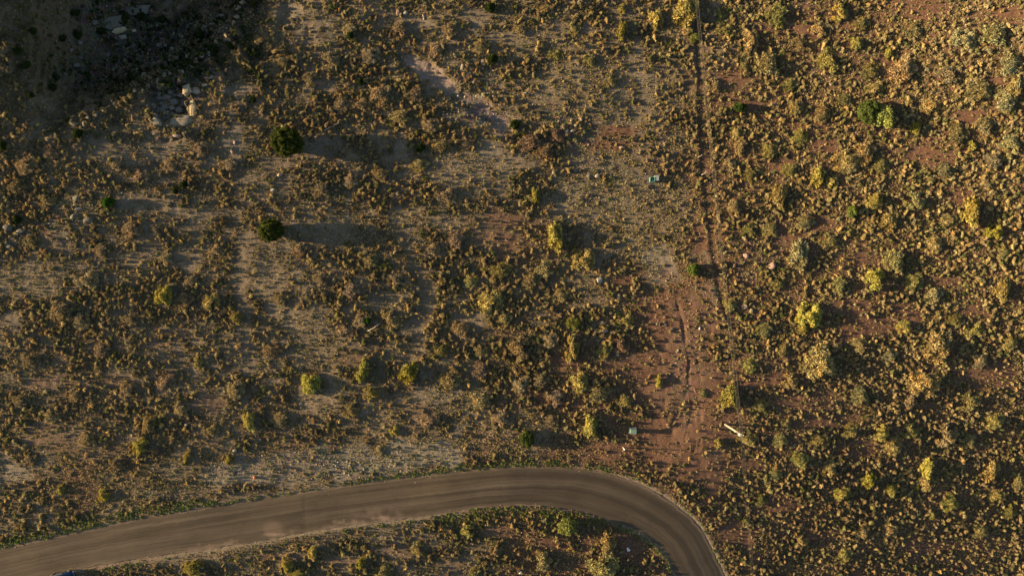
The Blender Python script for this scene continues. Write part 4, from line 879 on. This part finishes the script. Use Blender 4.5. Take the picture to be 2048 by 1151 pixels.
bm_obj('housing', b_, M_TEAL, e)
b_ = bmesh.new(); box(b_, (0, 0, .12), (.69, .67, .3)); bm_obj('well', b_, M_DARKIN, e)
b_ = bmesh.new(); tube(b_, [(-.2, -.12, .27), (-.1, .0, .5), (.05, .02, .52), (.18, -.02, .5), (.22, -.12, .27)], .05, seg=8); box(b_, (.02, -.22, .34), (.42, .10, .12), .1, .02); bm_obj('cable_splice', b_, mat_plain('pale_blue_splice', (.35, .5, .5), .5), e)
e = root('utility_box', 1312, 357, 'closed grey-green utility box touching the open teal one', 'utility box', R(2))
b_ = bmesh.new(); box(b_, (0, 0, .28), (.70, .86, .62), 0, .03); bm_obj('housing', b_, M_GREEN, e)
b_ = bmesh.new(); box(b_, (.01, 0, .63), (.74, .90, .07), 0, .02); bm_obj('lid', b_, M_GREYBOX, e)

# ------------------------------------------------------------------ fallen branches and litter
def branch(px0, py0, px1, py1, r, label):
    A = Vector([float(v) for v in at(px0, py0)]); B = Vector([float(v) for v in at(px1, py1)]); b_ = bmesh.new(); n_ = 8; pts = []
    for k_ in range(n_ + 1): t = k_ / n_; pts.append(A.lerp(B, t) + Vector((.04 * math.sin(5 * t), .05 * math.sin(7 * t + 1), .22 + .16 * math.sin(3.1 * t))))
    tube(b_, pts, r, r * .45, 7); tube(b_, [pts[4], pts[4] + Vector((.18, .22, .12)), pts[4] + Vector((.4, .3, .16))], r * .5, r * .2, 6)
    o = bm_obj('fallen_branch', b_, M_WOOD, None, True); tag(o, label, 'branch', 'bleached branches')
branch(1402, 351, 1414, 342, .07, 'straight pale branch lying beside the wires, right of the teal box')
branch(1396, 315, 1404, 310, .05, 'short curved pale branch above the straight one near the wires')
branch(736, 662, 762, 646, .07, 'dark fallen branch near a small vivid green bush at centre left')
branch(650, 262, 690, 240, .05, 'thin fallen branch up and right of the largest juniper')
def crumple(px, py, rx, ry, mat, name, label, cat, hh=.25):
    X, Y, zz = [float(v) for v in at(px, py)]; v, f_ = ICO2; rg_ = np.random.default_rng(int(px)); v = v * (1 + rg_.normal(0, .22, (len(v), 1))); v = v * np.array([rx * K, ry * K, hh])
    me = mesh_from(name, v, f_, None, [mat]); o = link(name, me, None, (X, Y, zz + hh * .6), (0, 0, .4)); tag(o, label, cat)
crumple(1256, 1097, 2.6, 4.2, M_WHITE, 'plastic_bag', 'crumpled white plastic bag on dark ground inside the road bend', 'bag')
crumple(510, 954, 3, 3.4, M_ORANGE, 'plastic_scrap', 'small bright orange scrap on gravel near the road edge', 'litter', .2)
crumple(1041, 1143, 3, 2.2, M_WHITE, 'plastic_bag', 'small whitish scrap near the bottom edge below the road', 'bag', .15)

# ------------------------------------------------------------------ parked vehicle at the road edge (only its upper side is inside the frame)
M_BLUE = mat_plain('dark_blue_paint', (.012, .032, .085), .25, .3, .03, 2, .6); M_GLASS = mat_plain('tinted_glass', (.02, .035, .04), .08, 0, .02, 2, .8); M_TYRE = mat_plain('tyre_rubber', (.025, .025, .025), .9)
M_LAMP = mat_plain('lamp_glass', (.6, .6, .58), .1, 0, .02, 2, .8); M_RED = mat_plain('tail_lamp', (.35, .02, .02), .2, 0, .02, 2, .7); M_RIM = mat_plain('alloy', (.45, .45, .46), .3, .8)
X, Y, zz = [float(v) for v in at(127, 1153.5)]
car = link('parked_car', None, None, (X, Y, float(groundz(X, Y)) + .06), (0, 0, R(14.0))); tag(car, 'dark blue parked car with silver trim at the bottom left road edge', 'car')
# profile stations along x (front +): x, half width, sill z, shoulder z
ST = [(-2.38, .70, .48, .78), (-2.30, .84, .34, .95), (-1.9, .93, .26, 1.00), (-1.2, .95, .24, 1.02), (0, .95, .24, 1.00), (1.0, .95, .24, .98), (1.7, .93, .26, .92), (2.2, .86, .32, .80), (2.40, .66, .42, .66)]
b_ = bmesh.new(); rings = []
for x, w, z0, z1 in ST:
    prof = [(-w * .94, z0), (-w, z0 + .12), (-w, z1 - .22), (-w * .93, z1 - .03), (-w * .75, z1 + .02), (0, z1 + .05), (w * .75, z1 + .02), (w * .93, z1 - .03), (w, z1 - .22), (w, z0 + .12), (w * .94, z0)]
    rings.append([b_.verts.new((x, y, z)) for y, z in prof])
for i in range(len(rings) - 1):
    for k_ in range(11): b_.faces.new((rings[i][k_], rings[i + 1][k_], rings[i + 1][(k_ + 1) % 11], rings[i][(k_ + 1) % 11]))
b_.faces.new(rings[0]); b_.faces.new(rings[-1][::-1]); bm_obj('body', b_, M_BLUE, car, True)
def loft(name, sts, mat):
    b_ = bmesh.new(); rr = [[b_.verts.new((x0, -w, z)), b_.verts.new((x1, -w * .96, z)), b_.verts.new((x1, w * .96, z)), b_.verts.new((x0, w, z))] for x0, x1, w, z in sts]
    for i in range(len(rr) - 1):
        for k_ in range(4): b_.faces.new((rr[i][k_], rr[i][(k_ + 1) % 4], rr[i + 1][(k_ + 1) % 4], rr[i + 1][k_]))
    b_.faces.new(rr[0][::-1]); b_.faces.new(rr[-1]); bmesh.ops.bevel(b_, geom=list(b_.edges), offset=.03, segments=2, affect='EDGES'); return bm_obj(name, b_, mat, car)
loft('windows', [(-2.0, 1.05, .84, .98), (-1.72, .30, .68, 1.50)], M_GLASS)
loft('roof', [(-1.76, .32, .70, 1.49), (-1.66, .22, .64, 1.57)], M_BLUE)
for s in (-1, 1):
    b_ = bmesh.new(); tube(b_, [(-1.55, s * .58, 1.60), (.1, s * .58, 1.62)], .03, seg=8); bm_obj('roof_rail', b_, M_STEEL, car, True)
    b_ = bmesh.new(); box(b_, (.75, s * 1.03, 1.02), (.16, .20, .14), 0, .03); bm_obj('mirror', b_, M_BLUE, car)
    b_ = bmesh.new(); box(b_, (2.22, s * .62, .70), (.24, .36, .12), s * -.25, .03); bm_obj('headlight', b_, M_LAMP, car)
    b_ = bmesh.new(); box(b_, (-2.29, s * .66, .82), (.10, .26, .16), 0, .02); bm_obj('tail_light', b_, M_RED, car)
    b_ = bmesh.new(); box(b_, (-.1, s * .945, .99), (2.6, .03, .03), 0, .008); bm_obj('window_trim', b_, M_STEEL, car)
    for x in (-1.45, 1.45):
        w_ = bmesh.new(); tube(w_, [(x, s * .74, .33), (x, s * .97, .33)], .34, .34, 24); wo_ = bm_obj('tyre', w_, M_TYRE, car, True)
        w_ = bmesh.new(); tube(w_, [(x, s * .9, .33), (x, s * .985, .33)], .21, .20, 16); bm_obj('rim', w_, M_RIM, wo_, True)
b_ = bmesh.new(); box(b_, (2.40, 0, .46), (.10, 1.2, .20), 0, .03); bm_obj('bumper', b_, M_TYRE, car)
